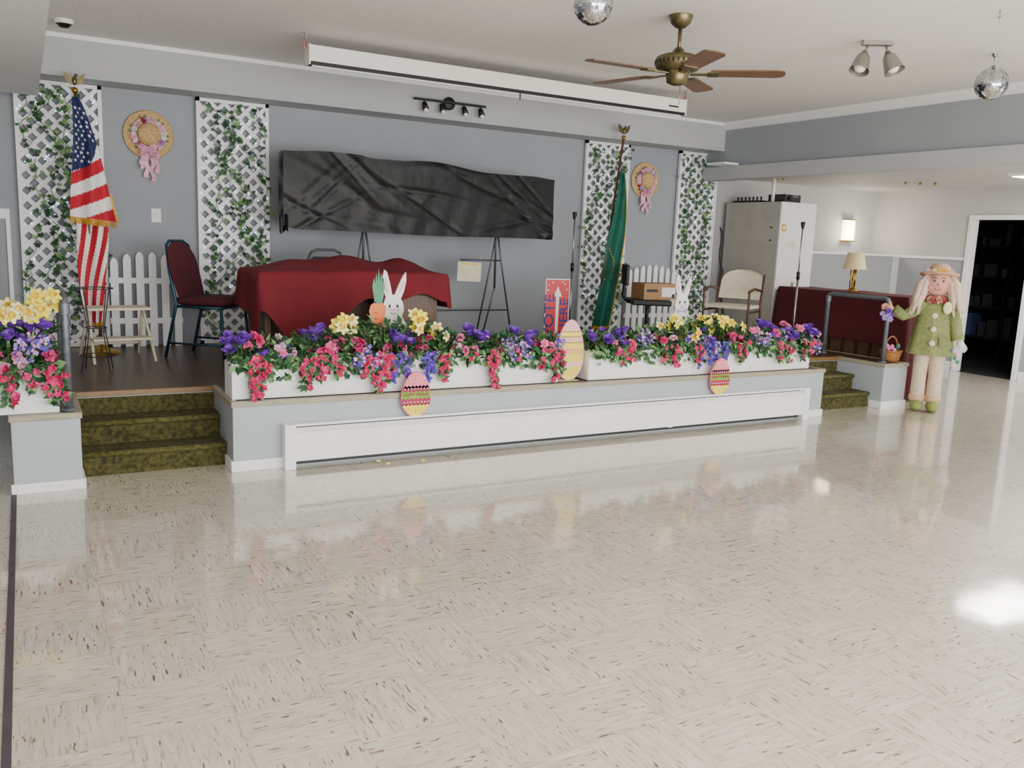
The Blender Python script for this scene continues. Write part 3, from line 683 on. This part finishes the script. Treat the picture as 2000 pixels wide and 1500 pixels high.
def FB(u,v):
    z=1.72-(1.72-.70)*v; xl=.335+.06*v; wd=(.25-.03*v-.08*v*v)
    x=xl+wd*u+.012*math.sin(v*7); y=7.66-.028*math.sin(u*11+v*1.5)-.02*v+.01*math.sin(v*8)
    return (x,y,z-.10*u*(1-v))
def FBK(u,v):
    q=(u*1.0+v*.62)*6.2
    return 'flag_red' if int(q)%2==0 else 'flag_white'
mb.grid(FB,48,60,FBK)
def FA(u,v):
    z=2.44-.90*v-.03*u*v; xl=.372+.01*math.sin(v*5)-.04*v; wd=.05+.28*v**.85
    x=xl+wd*u; y=7.62-.032*math.sin(u*10+v*3.0)*(.4+.6*v)-.015*math.sin(v*9+u*3)-.02*v
    return (x,y,z)
def FAK(u,v):
    if v<.50+.12*(1-u)-.30*max(0,u-.55) : return 'flag_blue'
    q=(v+.16*u)*9.5
    return 'flag_red' if int(q)%2==0 else 'flag_white'
mb.grid(FA,36,92,FAK)
for r in range(13):
    v=.09+r*.036; ncol=2+int(v*5)
    for c in range(ncol):
        u=(c+.5+(.25 if r%2 else -.1))/(ncol+.3)
        if u>.6 and v>.36: continue
        if u>.9: continue
        p=Vector(FA(u,v)); du=(Vector(FA(u+.01,v))-p).normalized(); dv=(Vector(FA(u,v+.01))-p).normalized(); n=du.cross(dv).normalized()
        if n.y>0: n=-n
        vs=[]
        for i in range(10):
            a=math.pi*i/5; rr=.016 if i%2==0 else .0065; vs.append(p+n*.004+du*rr*math.sin(a)-dv*rr*math.cos(a))
        mb.add(vs,[tuple(range(10))],'flag_white')
for i in range(50):
    u=i/50; p=Vector(FA(u,1)); q=Vector(FA(min(1,u+.016),1)); d=Vector((U(-.004,.004),-.004,-.05)); mb.add([p,q,q+d,p+d],[(0,1,2,3)],'gold_fringe')
for i in range(24):
    v=.76+i*.01; p=Vector(FA(1,v)); q=Vector(FA(1,v+.01)); d=Vector((.02,0,-.015)); mb.add([p,q,q+d,p+d],[(0,1,2,3)],'gold_fringe')
for i in range(40):
    u=i/40; p=Vector(FB(u,1)); q=Vector(FB(min(1,u+.02),1)); d=Vector((0,-.004,-.035)); mb.add([p,q,q+d,p+d],[(0,1,2,3)],'gold_fringe')
mb.obj('flag_cloth',parent=e)
e=empty('green_flag')
mb=MB(); flagpole(mb,(5.42,7.70,S+.02),(5.66,7.70,2.62)); mb.obj('pole',parent=e)
def GP(u,v):
    z=2.30-1.70*v; xb=5.42+.24*(z-.46)/2.16
    wd=.07+.16*math.sin(min(1,v*1.7)*math.pi/2)-.06*max(0,v-.6)
    x=xb-.005-.10*v+wd*u; y=7.66-.045*math.sin(u*12+v*2)*(.4+.6*v)-.015*math.sin(v*8)
    return (x,y,z-.10*u*(1-v))
mb=MB(); mb.grid(GP,36,60,'flag_green')
for i in range(70):
    v=i/70
    p=Vector(GP(1,v)); q=Vector(GP(1,v+1/70)); d=Vector((.012,0,-.014)); mb.add([p,q,q+d,p+d],[(0,1,2,3)],'gold_fringe')
    if i<35:
        u=i/35; p=Vector(GP(u,1)); q=Vector(GP(min(1,u+.03),1)); d=Vector((0,0,-.03)); mb.add([p,q,q+d,p+d],[(0,1,2,3)],'gold_fringe')
for i in range(14): mb.ball(Vector(GP(.35+.04*i%.5,.50+.015*i))+Vector((0,-.008,0)),.010,'gold_fringe',n=5,sc=(1.2,.4,.8))
mb.obj('flag_cloth',parent=e)
# ------------------------------------------------------------ chairs
def banquet(name,loc,rot):
    mb=MB(); hw=.22
    for s_ in (-1,1):
        x=s_*hw
        mb.tube([(x,-.24,0.003),(x*.96,-.21,.43)],.013,'teal_frame'); mb.tube([(x,.27,0.003),(x*.96,.17,.44),(x*.92,.23,.70),(x*.75,.27,.90)],.013,'teal_frame')
        mb.tube([(x*.96,-.21,.42),(x*.96,.18,.42)],.012,'teal_frame'); mb.tube([(x,-.235,.12),(x,.24,.12)],.009,'teal_frame')
    mb.tube([(-hw*.96,-.21,.42),(hw*.96,-.21,.42)],.012,'teal_frame'); mb.tube([(-hw,-.235,.14),(hw,-.235,.14)],.009,'teal_frame')
    mb.tube([(-hw*.75,.27,.90),(-.1,.285,.935),(.1,.285,.935),(hw*.75,.27,.90)],.013,'teal_frame')
    def C(u,v):
        a=u*2*math.pi; rr=(abs(math.cos(a))**5+abs(math.sin(a))**5)**(-1/5); i=int(round(v*5)); t=[0,.85,1,1,.85,0][i]; zz=[.50,.50,.48,.45,.43,.43][i]
        return (.235*rr*t*math.cos(a),-.02+.235*rr*t*math.sin(a),zz)
    mb.grid(C,32,5,'maroon_seat')
    def Bk(side):
        def F(u,v):
            z=.50+.43*v; hwid=(.205+.02*math.sin(v*2.6))*(1 if v<.6 else math.sqrt(max(.05,1-((v-.6)/.42)**2)))
            x=-hwid+2*hwid*u; yc=.155+.115*v; th=.024*(1-(2*u-1)**4)+.002
            return (x,yc+side*th,z)
        return F
    mb.grid(Bk(-1),16,20,'maroon_seat'); mb.grid(Bk(1),16,20,'maroon_seat')
    return mb.obj(name,loc,rot)
banquet('banquet_chair',(1.31,7.38,S),math.radians(52))
mb=MB()
for s_ in (-1,1):
    x=.19*s_
    mb.tube([(x,-.2,.01),(x,-.17,.42)],.011,'steel_dull'); mb.tube([(x,.22,.01),(x,.14,.42),(x*.92,.17,.78),(x*.7,.18,.875)],.011,'steel_dull'); mb.tube([(x,-.18,.42),(x,.15,.42)],.011,'steel_dull')
mb.tube([(-.133,.18,.875),(-.08,.182,.90),(.08,.182,.90),(.133,.18,.875)],.011,'steel_dull'); mb.box(-.19,.19,-.19,.15,.425,.46,'darkgrey')
mb.poly([(-.165,.66),(.165,.66),(.15,.80),(.11,.84),(-.11,.84),(-.15,.80)],.155,.18,'darkgrey')
mb.obj('stacking_chair',(2.33,7.32,S),0,bevel=.004)
mb=MB()
for i in range(5):
    a=i*1.257; mb.tube([(0,0,.09),(.26*math.cos(a),.26*math.sin(a),.06)],[.022,.014],'black'); mb.ball((.26*math.cos(a),.26*math.sin(a),.030),.028,'black',n=7)
mb.tube([(0,0,.07),(0,0,.42)],.022,'black'); mb.box(-.22,.22,-.22,.2,.42,.48,'black'); mb.tube([(0,.2,.43),(0,.27,.5),(0,.26,.72)],.018,'black'); mb.box(-.17,.17,.24,.28,.62,.84,'black')
mb.obj('office_chair',(5.86,7.36,S+.001),math.radians(62),bevel=.015)
mb=MB(); mb.box(-.2,.2,-.13,.13,0,.17,'cardboard'); mb.box(-.2,.2,-.025,.025,.17,.1715,'darkgrey'); mb.box(.02,.19,-.1315,-.13,.03,.13,'flag_white'); mb.box(-.17,-.03,-.1315,-.13,.08,.11,'darkgrey'); mb.box(.15,.185,-.132,-.1315,.02,.06,'black')
mb.obj('cardboard_box',(5.90,7.32,S+.484),math.radians(-6),bevel=.002)
mb=MB(); w='chair_wood'
for s_ in (-1,1):
    x=.25*s_
    mb.tube([(x,-.26,0.003),(x,-.22,.40),(x,-.23,.60)],.013,w); mb.tube([(x,.28,0.003),(x,.2,.45),(x*.98,.29,.78)],.013,w); mb.tube([(x,-.25,.60),(x,-.05,.63),(x,.24,.60)],.015,w); mb.tube([(x,-.2,.38),(x,.2,.38)],.012,w)
mb.box(-.24,.24,-.23,.2,.41,.445,'cream')
def Bc(side):
    def F(u,v):
        hwid=.235*(1 if v<.5 else (max(.02,1-((v-.5)/.52)**3))**.5); x=-hwid+2*hwid*u
        return (x,.215+.10*v+.03*(1-(2*u-1)**2)*1+side*.012,.50+.32*v)
    return F
mb.grid(Bc(-1),14,14,'cream'); mb.grid(Bc(1),14,14,'cream')
mb.obj('armchair',(6.80,7.05,S),math.radians(-62),bevel=.006)
mb=MB(); c='cream'
for s_ in (-1,1):
    x=s_*.22; mb.tube([(x,-.26,0.012),(x*.9,.0,.40)],.011,c); mb.tube([(x,.26,0.012),(x*.9,.02,.40)],.011,c)
mb.box(-.23,.23,-.14,.13,.40,.42,c); mb.box(-.22,.22,-.25,-.10,.18,.20,c); mb.box(-.22,.22,.2,.215,.1,.12,c)
mb.obj('step_stool',(.60,7.30,S),math.radians(8),bevel=.004)
mb=MB()
for a in range(4):
    t=a*math.pi/2+.6; mb.tube([(.13*math.cos(t),.13*math.sin(t),0.006),(.07*math.cos(t),.07*math.sin(t),.32),(.12*math.cos(t),.12*math.sin(t),.60)],.004,'darkgrey')
for r,z in ((.12,.60),(.07,.32),(.11,.12)): mb.tube([(r*math.cos(i*math.pi/10),r*math.sin(i*math.pi/10),z) for i in range(21)],.0035,'darkgrey')
for i in range(5): mb.tube([(-.11+.055*i,-.1,.60),(-.11+.055*i,.1,.60)],.003,'darkgrey')
mb.obj('wire_plant_stand',(.42,6.75,S))
mb=MB(); w,h=.30,.70
mb.box(0,w,0,.008,0,h,'vote_red'); mb.box(.0,.010,-.001,0,0,h,'flag_white'); mb.box(w-.010,w,-.001,0,0,h,'flag_white'); mb.box(.010,w-.010,-.0012,0,h-.010,h,'flag_white')
mb.poly([(.135,.05),(.170,.05),(.170,.53),(.205,.53),(.152,.63),(.10,.53),(.135,.53)],-.002,0,'flag_white')
RZ=Matrix.Rotation(math.pi/2,4,'Z')
mb.text('VOTE',.17,'vote_blue',Matrix.Translation((.062,-.003,.34))@TXT@RZ,.002); mb.text('HERE',.15,'vote_blue',Matrix.Translation((.243,-.003,.34))@TXT@RZ,.002)
for (sx,sz) in ((.04,.64),(.09,.665),(.035,.59),(.24,.65),(.26,.60),(.21,.67)):
    st=[]
    for j in range(10): a=math.pi*j/5+math.pi/2; rr=.013 if j%2==0 else .0055; st.append((sx+rr*math.cos(a),sz+rr*math.sin(a)))
    mb.poly(st,-.002,0,'flag_white')
mb.tube([(.08,.01,.5),(.08,.18,0.01)],.006,'steel')
o=mb.obj('vote_here_sign',(4.33,7.0,S+.001),math.radians(-8)); o.scale=(.86,1,1)
# ------------------------------------------------------------ cabinet etc
mb=MB(); x0,x1,y0,y1=7.77,8.36,7.4,8.3
mb.box(x0,x1,y0,y1,0,2.06,'cabinet_side'); mb.box(x0,x1,y0-.02,y0,.0,2.06,'cabinet_front'); mb.box(x0+.27,x0+.29,y0-.04,y0-.02,1.0,1.12,'steel')
mb.box(x0+.03,x0+.10,y0-.024,y0-.02,1.72,1.80,'brass'); mb.box(x0+.045,x0+.085,y0-.026,y0-.024,1.74,1.78,'flag_white'); mb.box(x0+.12,x0+.28,y0-.024,y0-.02,1.52,1.60,'cream')
for z in (1.75,1.6): mb.box(x0-.004,x0,y0+.1,y0+.13,z,z+.02,'darkgrey')
mb.obj('storage_cabinet',bevel=.006)
mb=MB()
mb.box(7.82,8.05,7.78,8.25,2.062,2.085,'black')
for i in range(7): mb.tube([(7.85,7.80+.065*i,2.08),(7.85,7.80+.065*i,2.13)],[.008,.012],'black')
mb.obj('microphone_rack')
mb=MB(); mb.box(0,.3,0,.24,0,.09,'darkgrey'); mb.lathe([(.03,0),(.03,.03),(.001,.03)],'black',M=Matrix.Translation((.08,0,.05))@Matrix.Rotation(math.pi/2,4,'X')); mb.box(.03,.25,-.002,0,.06,.08,'pipe'); mb.obj('projector',(7.88,7.45,2.064),.1,bevel=.01)
mb=MB(); mb.tube([(7.84,7.6,2.065),(7.84,7.6,2.34)],.022,'white_warm'); mb.obj('conduit_pipe') 
mb=MB(); pts=[(7.5+.02*math.sin(i*.9),8.1-.01*i,1.75-.07*i+.02*math.sin(i*2)) for i in range(18)]; mb.tube(pts,.008,'black'); mb.tube([(p[0]+.03,p[1],p[2]-.03) for p in pts],.006,'darkgrey'); mb.obj('hanging_cables')
mb=MB(); mb.box(10.06,10.24,8.33,8.398,1.67,1.95,'glow'); mb.box(10.05,10.25,8.325,8.398,1.655,1.67,'brass'); mb.box(10.05,10.25,8.325,8.398,1.95,1.965,'brass'); mb.obj('wall_sconce')
mb=MB(); mb.box(8.8,10.0,4.8,5.35,2.335,2.369,'white_paint'); mb.box(8.83,9.97,4.83,5.32,2.328,2.336,'glow_panel'); mb.obj('ceiling_light_fixture')
mb=MB()
for i in range(2): mb.tube([(7.9+.09*i,7.6,2.33),(7.9+.09*i,7.6,2.37)],[.02,.01],'brass',n=10)
for i in range(3): mb.tube([(9.3+.14*i,6.9-.1*i,2.34),(9.3+.14*i,6.9-.1*i,2.37)],[.02,.01],'brass',n=10)
mb.obj('ceiling_hook_strip')
# ------------------------------------------------------------ projection screen case
mb=MB(); x0,x1,y=1.90,5.47,6.5
mb.box(x0,x1,y,y+.11,2.735,2.85,'white_warm'); mb.box(x0,x1,y+.004,y+.10,2.712,2.735,'black'); mb.box(x0-.012,x0,y-.006,y+.116,2.71,2.856,'white_warm'); mb.box(x1,x1+.012,y-.006,y+.116,2.71,2.856,'white_warm')
mb.box(x0+.02,x1-.02,y+.03,y+.05,2.70,2.712,'white_warm'); mb.tube([(3.7,y+.03,2.71),(3.7,y+.03,2.66)],.006,'darkgrey'); mb.box(x1-.2,x1-.08,y-.002,y,2.77,2.785,'darkgrey')
for x in (x0-.03,x1+.03):
    for i in range(5): mb.tube([(x+.02*math.cos(j*1.05),y+.05+.006*(i%2),2.83+i*.024+.014*math.sin(j*1.05)) for j in range(7)],.003,'doll_red' if i<3 else 'steel',n=5)
    mb.tube([(x,y+.05,2.94),(x,y+.05,2.83),(x+(.05 if x<3 else -.05),y+.05,2.80)],.003,'steel')
mb.obj('projection_screen',bevel=.004)
mb=MB(); yy=YS-.012
M=Matrix.Translation((3.66,yy,2.77))@Matrix.Rotation(math.pi/2,4,'X'); mb.lathe([(.001,.03),(.05,.03),(.06,.02),(.06,-.01)],'black',M=M)
mb.box(3.28,4.04,yy-.06,yy-.03,2.765,2.785,'black')
for x in (3.38,3.56,3.80,3.98):
    mb.tube([(x,yy-.045,2.77),(x,yy-.05,2.73)],.006,'black'); mb.tube([(x,yy-.05,2.745),(x+.005,yy-.08,2.68)],[.022,.032],'black',n=14); mb.ball((x+.005,yy-.082,2.678),.024,'bulb',n=8)
mb.obj('track_light')
mb=MB(); mb.lathe([(.001,-.055),(.03,-.052),(.05,-.03),(.055,-.02)],'black',(.33,7.35,ZC)); mb.lathe([(.056,-.03),(.065,-.02),(.065,0)],'white_paint',(.33,7.35,ZC)); mb.obj('security_camera')
# ------------------------------------------------------------ ceiling fan
e=empty('ceiling_fan',(3.70,4.50,0))
mb=MB(); c='brass_old'
mb.lathe([(.001,2.86),(.03,2.865),(.06,2.89),(.075,2.93),(.075,2.94)],c); mb.tube([(0,0,2.87),(0,0,2.70)],.012,c)
mb.lathe([(.02,2.745),(.035,2.73),(.045,2.71),(.10,2.70),(.138,2.685),(.145,2.67),(.145,2.63),(.13,2.61),(.09,2.60),(.075,2.59),(.07,2.56),(.065,2.53),(.03,2.515),(.001,2.512)],c,n=32)
for i in range(28):
    a=2*math.pi*i/28; mb.box(.143,.148,-.005,.005,2.637,2.662,'black',M=Matrix.Rotation(a,4,'Z'))
mb.tube([(.03,0,2.515),(.03,0,2.40)],.002,'brass'); mb.obj('motor',parent=e)
mb=MB()
for i in range(5):
    M=Matrix.Rotation(math.radians(-39+72*i),4,'Z')@Matrix.Translation((0,0,2.583))@Matrix.Rotation(math.radians(-6),4,'X')
    mb.box(.08,.22,-.02,.02,-.004,.004,c,M=M); mb.box(.19,.26,-.045,.045,-.004,.004,c,M=M)
    o=[(.21,-.055),(.24,-.062),(.62,-.072),(.66,-.055),(.672,0),(.66,.055),(.62,.072),(.24,.062),(.21,.055)]
    vs=[(a,b,.003) for a,b in o]+[(a,b,.011) for a,b in o]; n=len(o)
    mb.add(vs,[tuple(range(n))[::-1],tuple(range(n,2*n))]+[(i2,(i2+1)%n,(i2+1)%n+n,i2+n) for i2 in range(n)],'fan_wood',M=M)
mb.obj('blades',parent=e)
mb=MB(); x,y=5.17,4.18
mb.box(-.10,.10,-.03,.03,ZC-.03,ZC,'pewter')
for s_,ax in ((-1,-.45),(1,.55)):
    p0=Vector((s_*.06,0,ZC-.03)); p1=p0+Vector((s_*.02,0,-.06)); mb.tube([p0,p1],.008,'pewter')
    d=Vector((math.sin(ax)*.7,-.35,-1)).normalized(); q=p1-d*.03
    mb.tube([q,q+d*.03,q+d*.05,q+d*.10,q+d*.16],[.012,.03,.045,.055,.068],'pewter',n=18,cap=False); mb.ball(q+d*.12,.045,'bulb',n=10)
mb.obj('ceiling_spotlight',(x,y,0),math.radians(-35))
mb=MB(); mb.tube([(0,0,0),(0,0,-.02),(.012,0,-.03),(.0,0,-.045),(-.01,0,-.035)],.003,'brass'); mb.obj('ceiling_hook',(5.07,3.26,ZC))
def disco(name,c,r):
    mb=MB(); nl=22
    for i in range(nl):
        t0=math.pi*i/nl+.006; t1=math.pi*(i+1)/nl-.006; m=max(4,int(2*nl*math.sin((t0+t1)/2)))
        for j in range(m):
            a0=2*math.pi*j/m+.01; a1=2*math.pi*(j+1)/m-.01; jt=U(-.0035,.0035)
            P=lambda t,a:(r*math.sin(t)*math.cos(a)*(1+jt*(a-a0)*30),r*math.sin(t)*math.sin(a)*(1-jt*8),r*math.cos(t)*(1+jt*(t-t0)*30))
            mb.add([P(t0,a0),P(t1,a0),P(t1,a1),P(t0,a1)],[(0,1,2,3)],'mirror')
    mb.ball((0,0,0),r*.985,'pipe',n=16); mb.tube([(0,0,r*.98),(0,0,ZC-c[2]-.02)],.0025,'steel'); mb.lathe([(.001,r+.01),(.015,r+.01),(.015,r-.01)],'steel'); mb.lathe([(.012,-.02),(.02,0)],'steel',(0,0,ZC-c[2]))
    mb.obj(name,c)
disco('mirror_ball',(2.60,3.87,2.70),.10); disco('mirror_ball',(6.10,3.92,2.735),.112)
# ------------------------------------------------------------ doll
e=empty('easter_scarecrow_doll',(7.62,5.17,0),math.radians(-54))
mb=MB()
for s_ in (-1,1):
    mb.ball((s_*.072,-.04,.056),.072,'doll_shoe',n=14,sc=(.85,1.4,.78))
    mb.tube([(s_*.067,0,.08),(s_*.070,0,.11),(s_*.070,0,.35),(s_*.066,0,.58),(s_*.05,0,.66)],[.05,.068,.064,.076,.085],'doll_pant',n=16)
    mb.lathe([(.070,.0),(.076,.02),(.074,.05),(.066,.06)],'doll_hat',(s_*.070,0,.10),n=18)
mb.obj('legs',parent=e)
mb=MB()
def coatP(u,v):
    a=u*2*math.pi; zz=.56+.54*v; r=.20-.085*v**.8+ .012*math.sin(a*7)*(1-v)**2
    if v>.86: r*=1-(v-.86)*3.2
    return (r*1.08*math.cos(a),r*.72*math.sin(a),zz)
mb.grid(coatP,48,20,'doll_green')
mb.tube([(-.05,0,1.04),(-.13,-.01,1.02),(-.20,-.04,.96),(-.27,-.07,.92),(-.36,-.09,.97)],[.06,.062,.058,.052,.06],'doll_green',n=16)
mb.tube([(.05,0,1.04),(.13,0,1.02),(.18,-.02,.92),(.20,-.04,.80),(.225,-.05,.72)],[.06,.062,.058,.052,.06],'doll_green',n=16)
for i in range(3): mb.ball((.0,-.155+.027*i,.68+.13*i),.028,'cream',n=10,sc=(1,.35,1))
mb.tube([(0,-.145,.57),(0,-.125,.75),(0,-.085,1.0)],.004,'doll_hat',n=5)
for i in range(14):
    a=i/14*2*math.pi; ruffle(mb,(.085*math.cos(a),.07*math.sin(a)-.01,1.09),(math.cos(a),math.sin(a),.4),.045,'doll_hat' if i%2 else 'doll_red')
mb.box(.06,.14,-.145,-.125,.66,.74,'doll_green')
mb.obj('coat',parent=e)
mb=MB()
def hand(mb,c,d,k):
    d=Vector(d).normalized(); c=Vector(c); a=d.cross(Vector((0,1,0))).normalized()
    mb.tube([c,c+d*.03,c+d*.07],[.022,.034,.030],k,n=12)
    for i,l in enumerate((.045,.055,.05,.04)):
        o=c+d*.06+a*(-.024+.016*i); mb.tube([o,o+d*l*.6,o+d*l+Vector((0,-.012,-.006))],[.010,.0095,.007],k,n=8)
    o=c+d*.025-a*.026; mb.tube([o,o-a*.018+d*.018,o-a*.024+d*.04],[.011,.010,.008],k,n=8)
hand(mb,(-.37,-.092,.975),(-1,-.2,.3),'doll_skin'); hand(mb,(.23,-.05,.71),(.5,-.3,-.7),'flag_white')
hz=1.24
mb.tube([(0,0,1.06),(0,0,1.16)],.045,'doll_skin',n=14)
mb.ball((0,-.01,hz),.115,'doll_skin',n=20,sc=(1,.95,1.08))
mb.ball((0,-.122,hz-.005),.014,'fl_pink',n=10)
for s_ in (-1,1):
    mb.ball((s_*.038,-.110,hz+.03),.010,'black',n=9); mb.ball((s_*.038,-.118,hz+.034),.003,'flag_white',n=5)
    mb.ball((s_*.062,-.095,hz-.03),.022,'fl_pink',n=9,sc=(1,.3,.8)); mb.tube([(s_*.022,-.113,hz+.055),(s_*.04,-.108,hz+.062),(s_*.055,-.1,hz+.054)],.003,'chair_wood',n=5)
mb.tube([(-.03,-.112,hz-.045),(-.015,-.118,hz-.053),(0,-.12,hz-.056),(.015,-.118,hz-.053),(.03,-.112,hz-.045)],.003,'doll_red',n=6)
mb.obj('head',parent=e)
mb=MB()
random.seed(5)
for s_ in (-1,1):
    for i in range(16):
        ox=U(-.035,.035); oy=U(-.06,.06); pts=[(s_*.08+ox*.5,oy*.5,hz+.09),(s_*.125+ox,oy-.02,hz+.0),(s_*.15+ox,oy-.05,hz-.12),(s_*(.16+U(0,.05))+ox,oy-.08,hz-.22-U(0,.09))]
        mb.tube(pts,[.02,.032,.030,.010],'doll_hair',n=7)
mb.obj('hair',parent=e)
mb=MB(); M=Matrix.Translation((0,0,hz+.08))@Matrix.Rotation(-.18,4,'X')
mb.lathe([(.001,.115),(.05,.112),(.085,.09),(.10,.04),(.105,.01),(.15,.0),(.175,.012),(.17,.0),(.10,-.008)],'doll_hat',M=M,n=30); mb.lathe([(.103,.012),(.106,.03),(.100,.045)],'fl_orange',M=M,n=30)
for i in range(5): ruffle(mb,(.05*(i-2),-.11,hz+.12),(0,-1,.3),.025,random.choice(['fl_orange','fl_lpink','fl_cream']))
mb.obj('hat',parent=e)
mb=MB()
for i in range(8): ruffle(mb,(-.42+U(-.04,.04),-.16+U(-.03,.03),.93+U(-.05,.05)),(0,-1,.3),.03,random.choice(['fl_purple','fl_lav']))
mb.ball((.10,-.115,1.02),.05,'fl_cream',n=10,sc=(.8,.3,1.2))
for i in range(6): mb.ball((.22+U(-.03,.03),-.1,.62-.035*i),.02,random.choice(['fl_lpink','fl_lav','cream','carrot_green']),n=7)
mb.obj('posy',parent=e)
random.seed(9); mb=MB(); bx,by,bz=7.48,5.50,S+.006
mb.lathe([(.001,0),(.07,0),(.09,.06),(.10,.11),(.107,.115),(.098,.11),(.08,.06),(.001,.02)],'wicker',(bx,by,bz),n=28)
for z in (.03,.06,.09,.11): mb.tube([((.075+z*.26)*math.cos(i*math.pi/12)+bx,(.075+z*.26)*math.sin(i*math.pi/12)+by,bz+z) for i in range(25)],.006,'wicker',n=6)
mb.tube([(bx+.10*math.cos(t),by,bz+.10+.15*math.sin(t)) for t in [math.pi*i/14 for i in range(15)]],.007,'wicker')
for i in range(16): mb.ball((bx+U(-.07,.07),by+U(-.07,.07),bz+.11+U(0,.05)),.026,random.choice(['fl_pink','fl_lav','egg_yellow','carrot_green','vote_blue','fl_hot']),n=8,sc=(.8,.8,1.1))
mb.obj('easter_basket')
simple('loose_papers',[(3.5,3.68,5.40,5.5,S+.004,S+.007,'cream')])
mb=MB()
for x,y in ((2.02,5.12),(2.26,5.1),(1.98,5.2)): flower(mb,(x,y,.012),(0,-.3,1),.018,'fl_yellow',5,((.3,1),))
mb.obj('fallen_petals')

# ------------------------------------------------------------ lights
def area(name,loc,rot,sx,sy,pw,col=(1,1,1)):
    l=bpy.data.lights.new(name,'AREA'); l.shape='RECTANGLE'; l.size=sx; l.size_y=sy; l.energy=pw; l.color=col
    o=bpy.data.objects.new(name,l); sc.collection.objects.link(o); o.location=loc; o.rotation_euler=rot; return o
area('window_daylight_rear',(3.0,-1.4,1.4),(math.radians(102),0,0),8,2.2,510,(1,.992,.975))
area('hall_top_fill',(2.5,1.0,2.85),(0,0,0),3,1.5,14,(1,.98,.95))  # added fill light from above, out of view, no fixture behind it
area('side_room_lamp',(9.4,5.1,2.32),(0,0,0),1.1,.5,50,(1,.96,.90))
area('side_room_window',(9.0,2.1,1.5),(math.radians(90),0,0),3,1.6,55,(1,.98,.95))
p=bpy.data.lights.new('sconce_bulb','POINT'); p.energy=9; p.color=(1,.9,.72); p.shadow_soft_size=.08; o=bpy.data.objects.new('sconce_bulb',p); sc.collection.objects.link(o); o.location=(10.15,8.22,1.8)
w=bpy.data.worlds.new('World'); sc.world=w; w.use_nodes=True; bg=w.node_tree.nodes['Background']; bg.inputs[0].default_value=(.96,.98,1,1); bg.inputs[1].default_value=.52
# ------------------------------------------------------------ camera
cam=bpy.data.cameras.new('camera'); cam.sensor_width=36; cam.lens=1669.3/2000*36; cam.clip_start=.05
co=bpy.data.objects.new('camera',cam); sc.collection.objects.link(co)
r0=Vector((0.87074,-0.49013,0.03981)); r1=Vector((-0.04781,-0.16494,-0.98514)); r2=Vector((0.48942,0.8559,-0.16706))
Mx=Matrix((( r0.x,-r1.x,-r2.x,0),(r0.y,-r1.y,-r2.y,0),(r0.z,-r1.z,-r2.z,1.5),(0,0,0,1)))
co.matrix_world=Mx; sc.camera=co
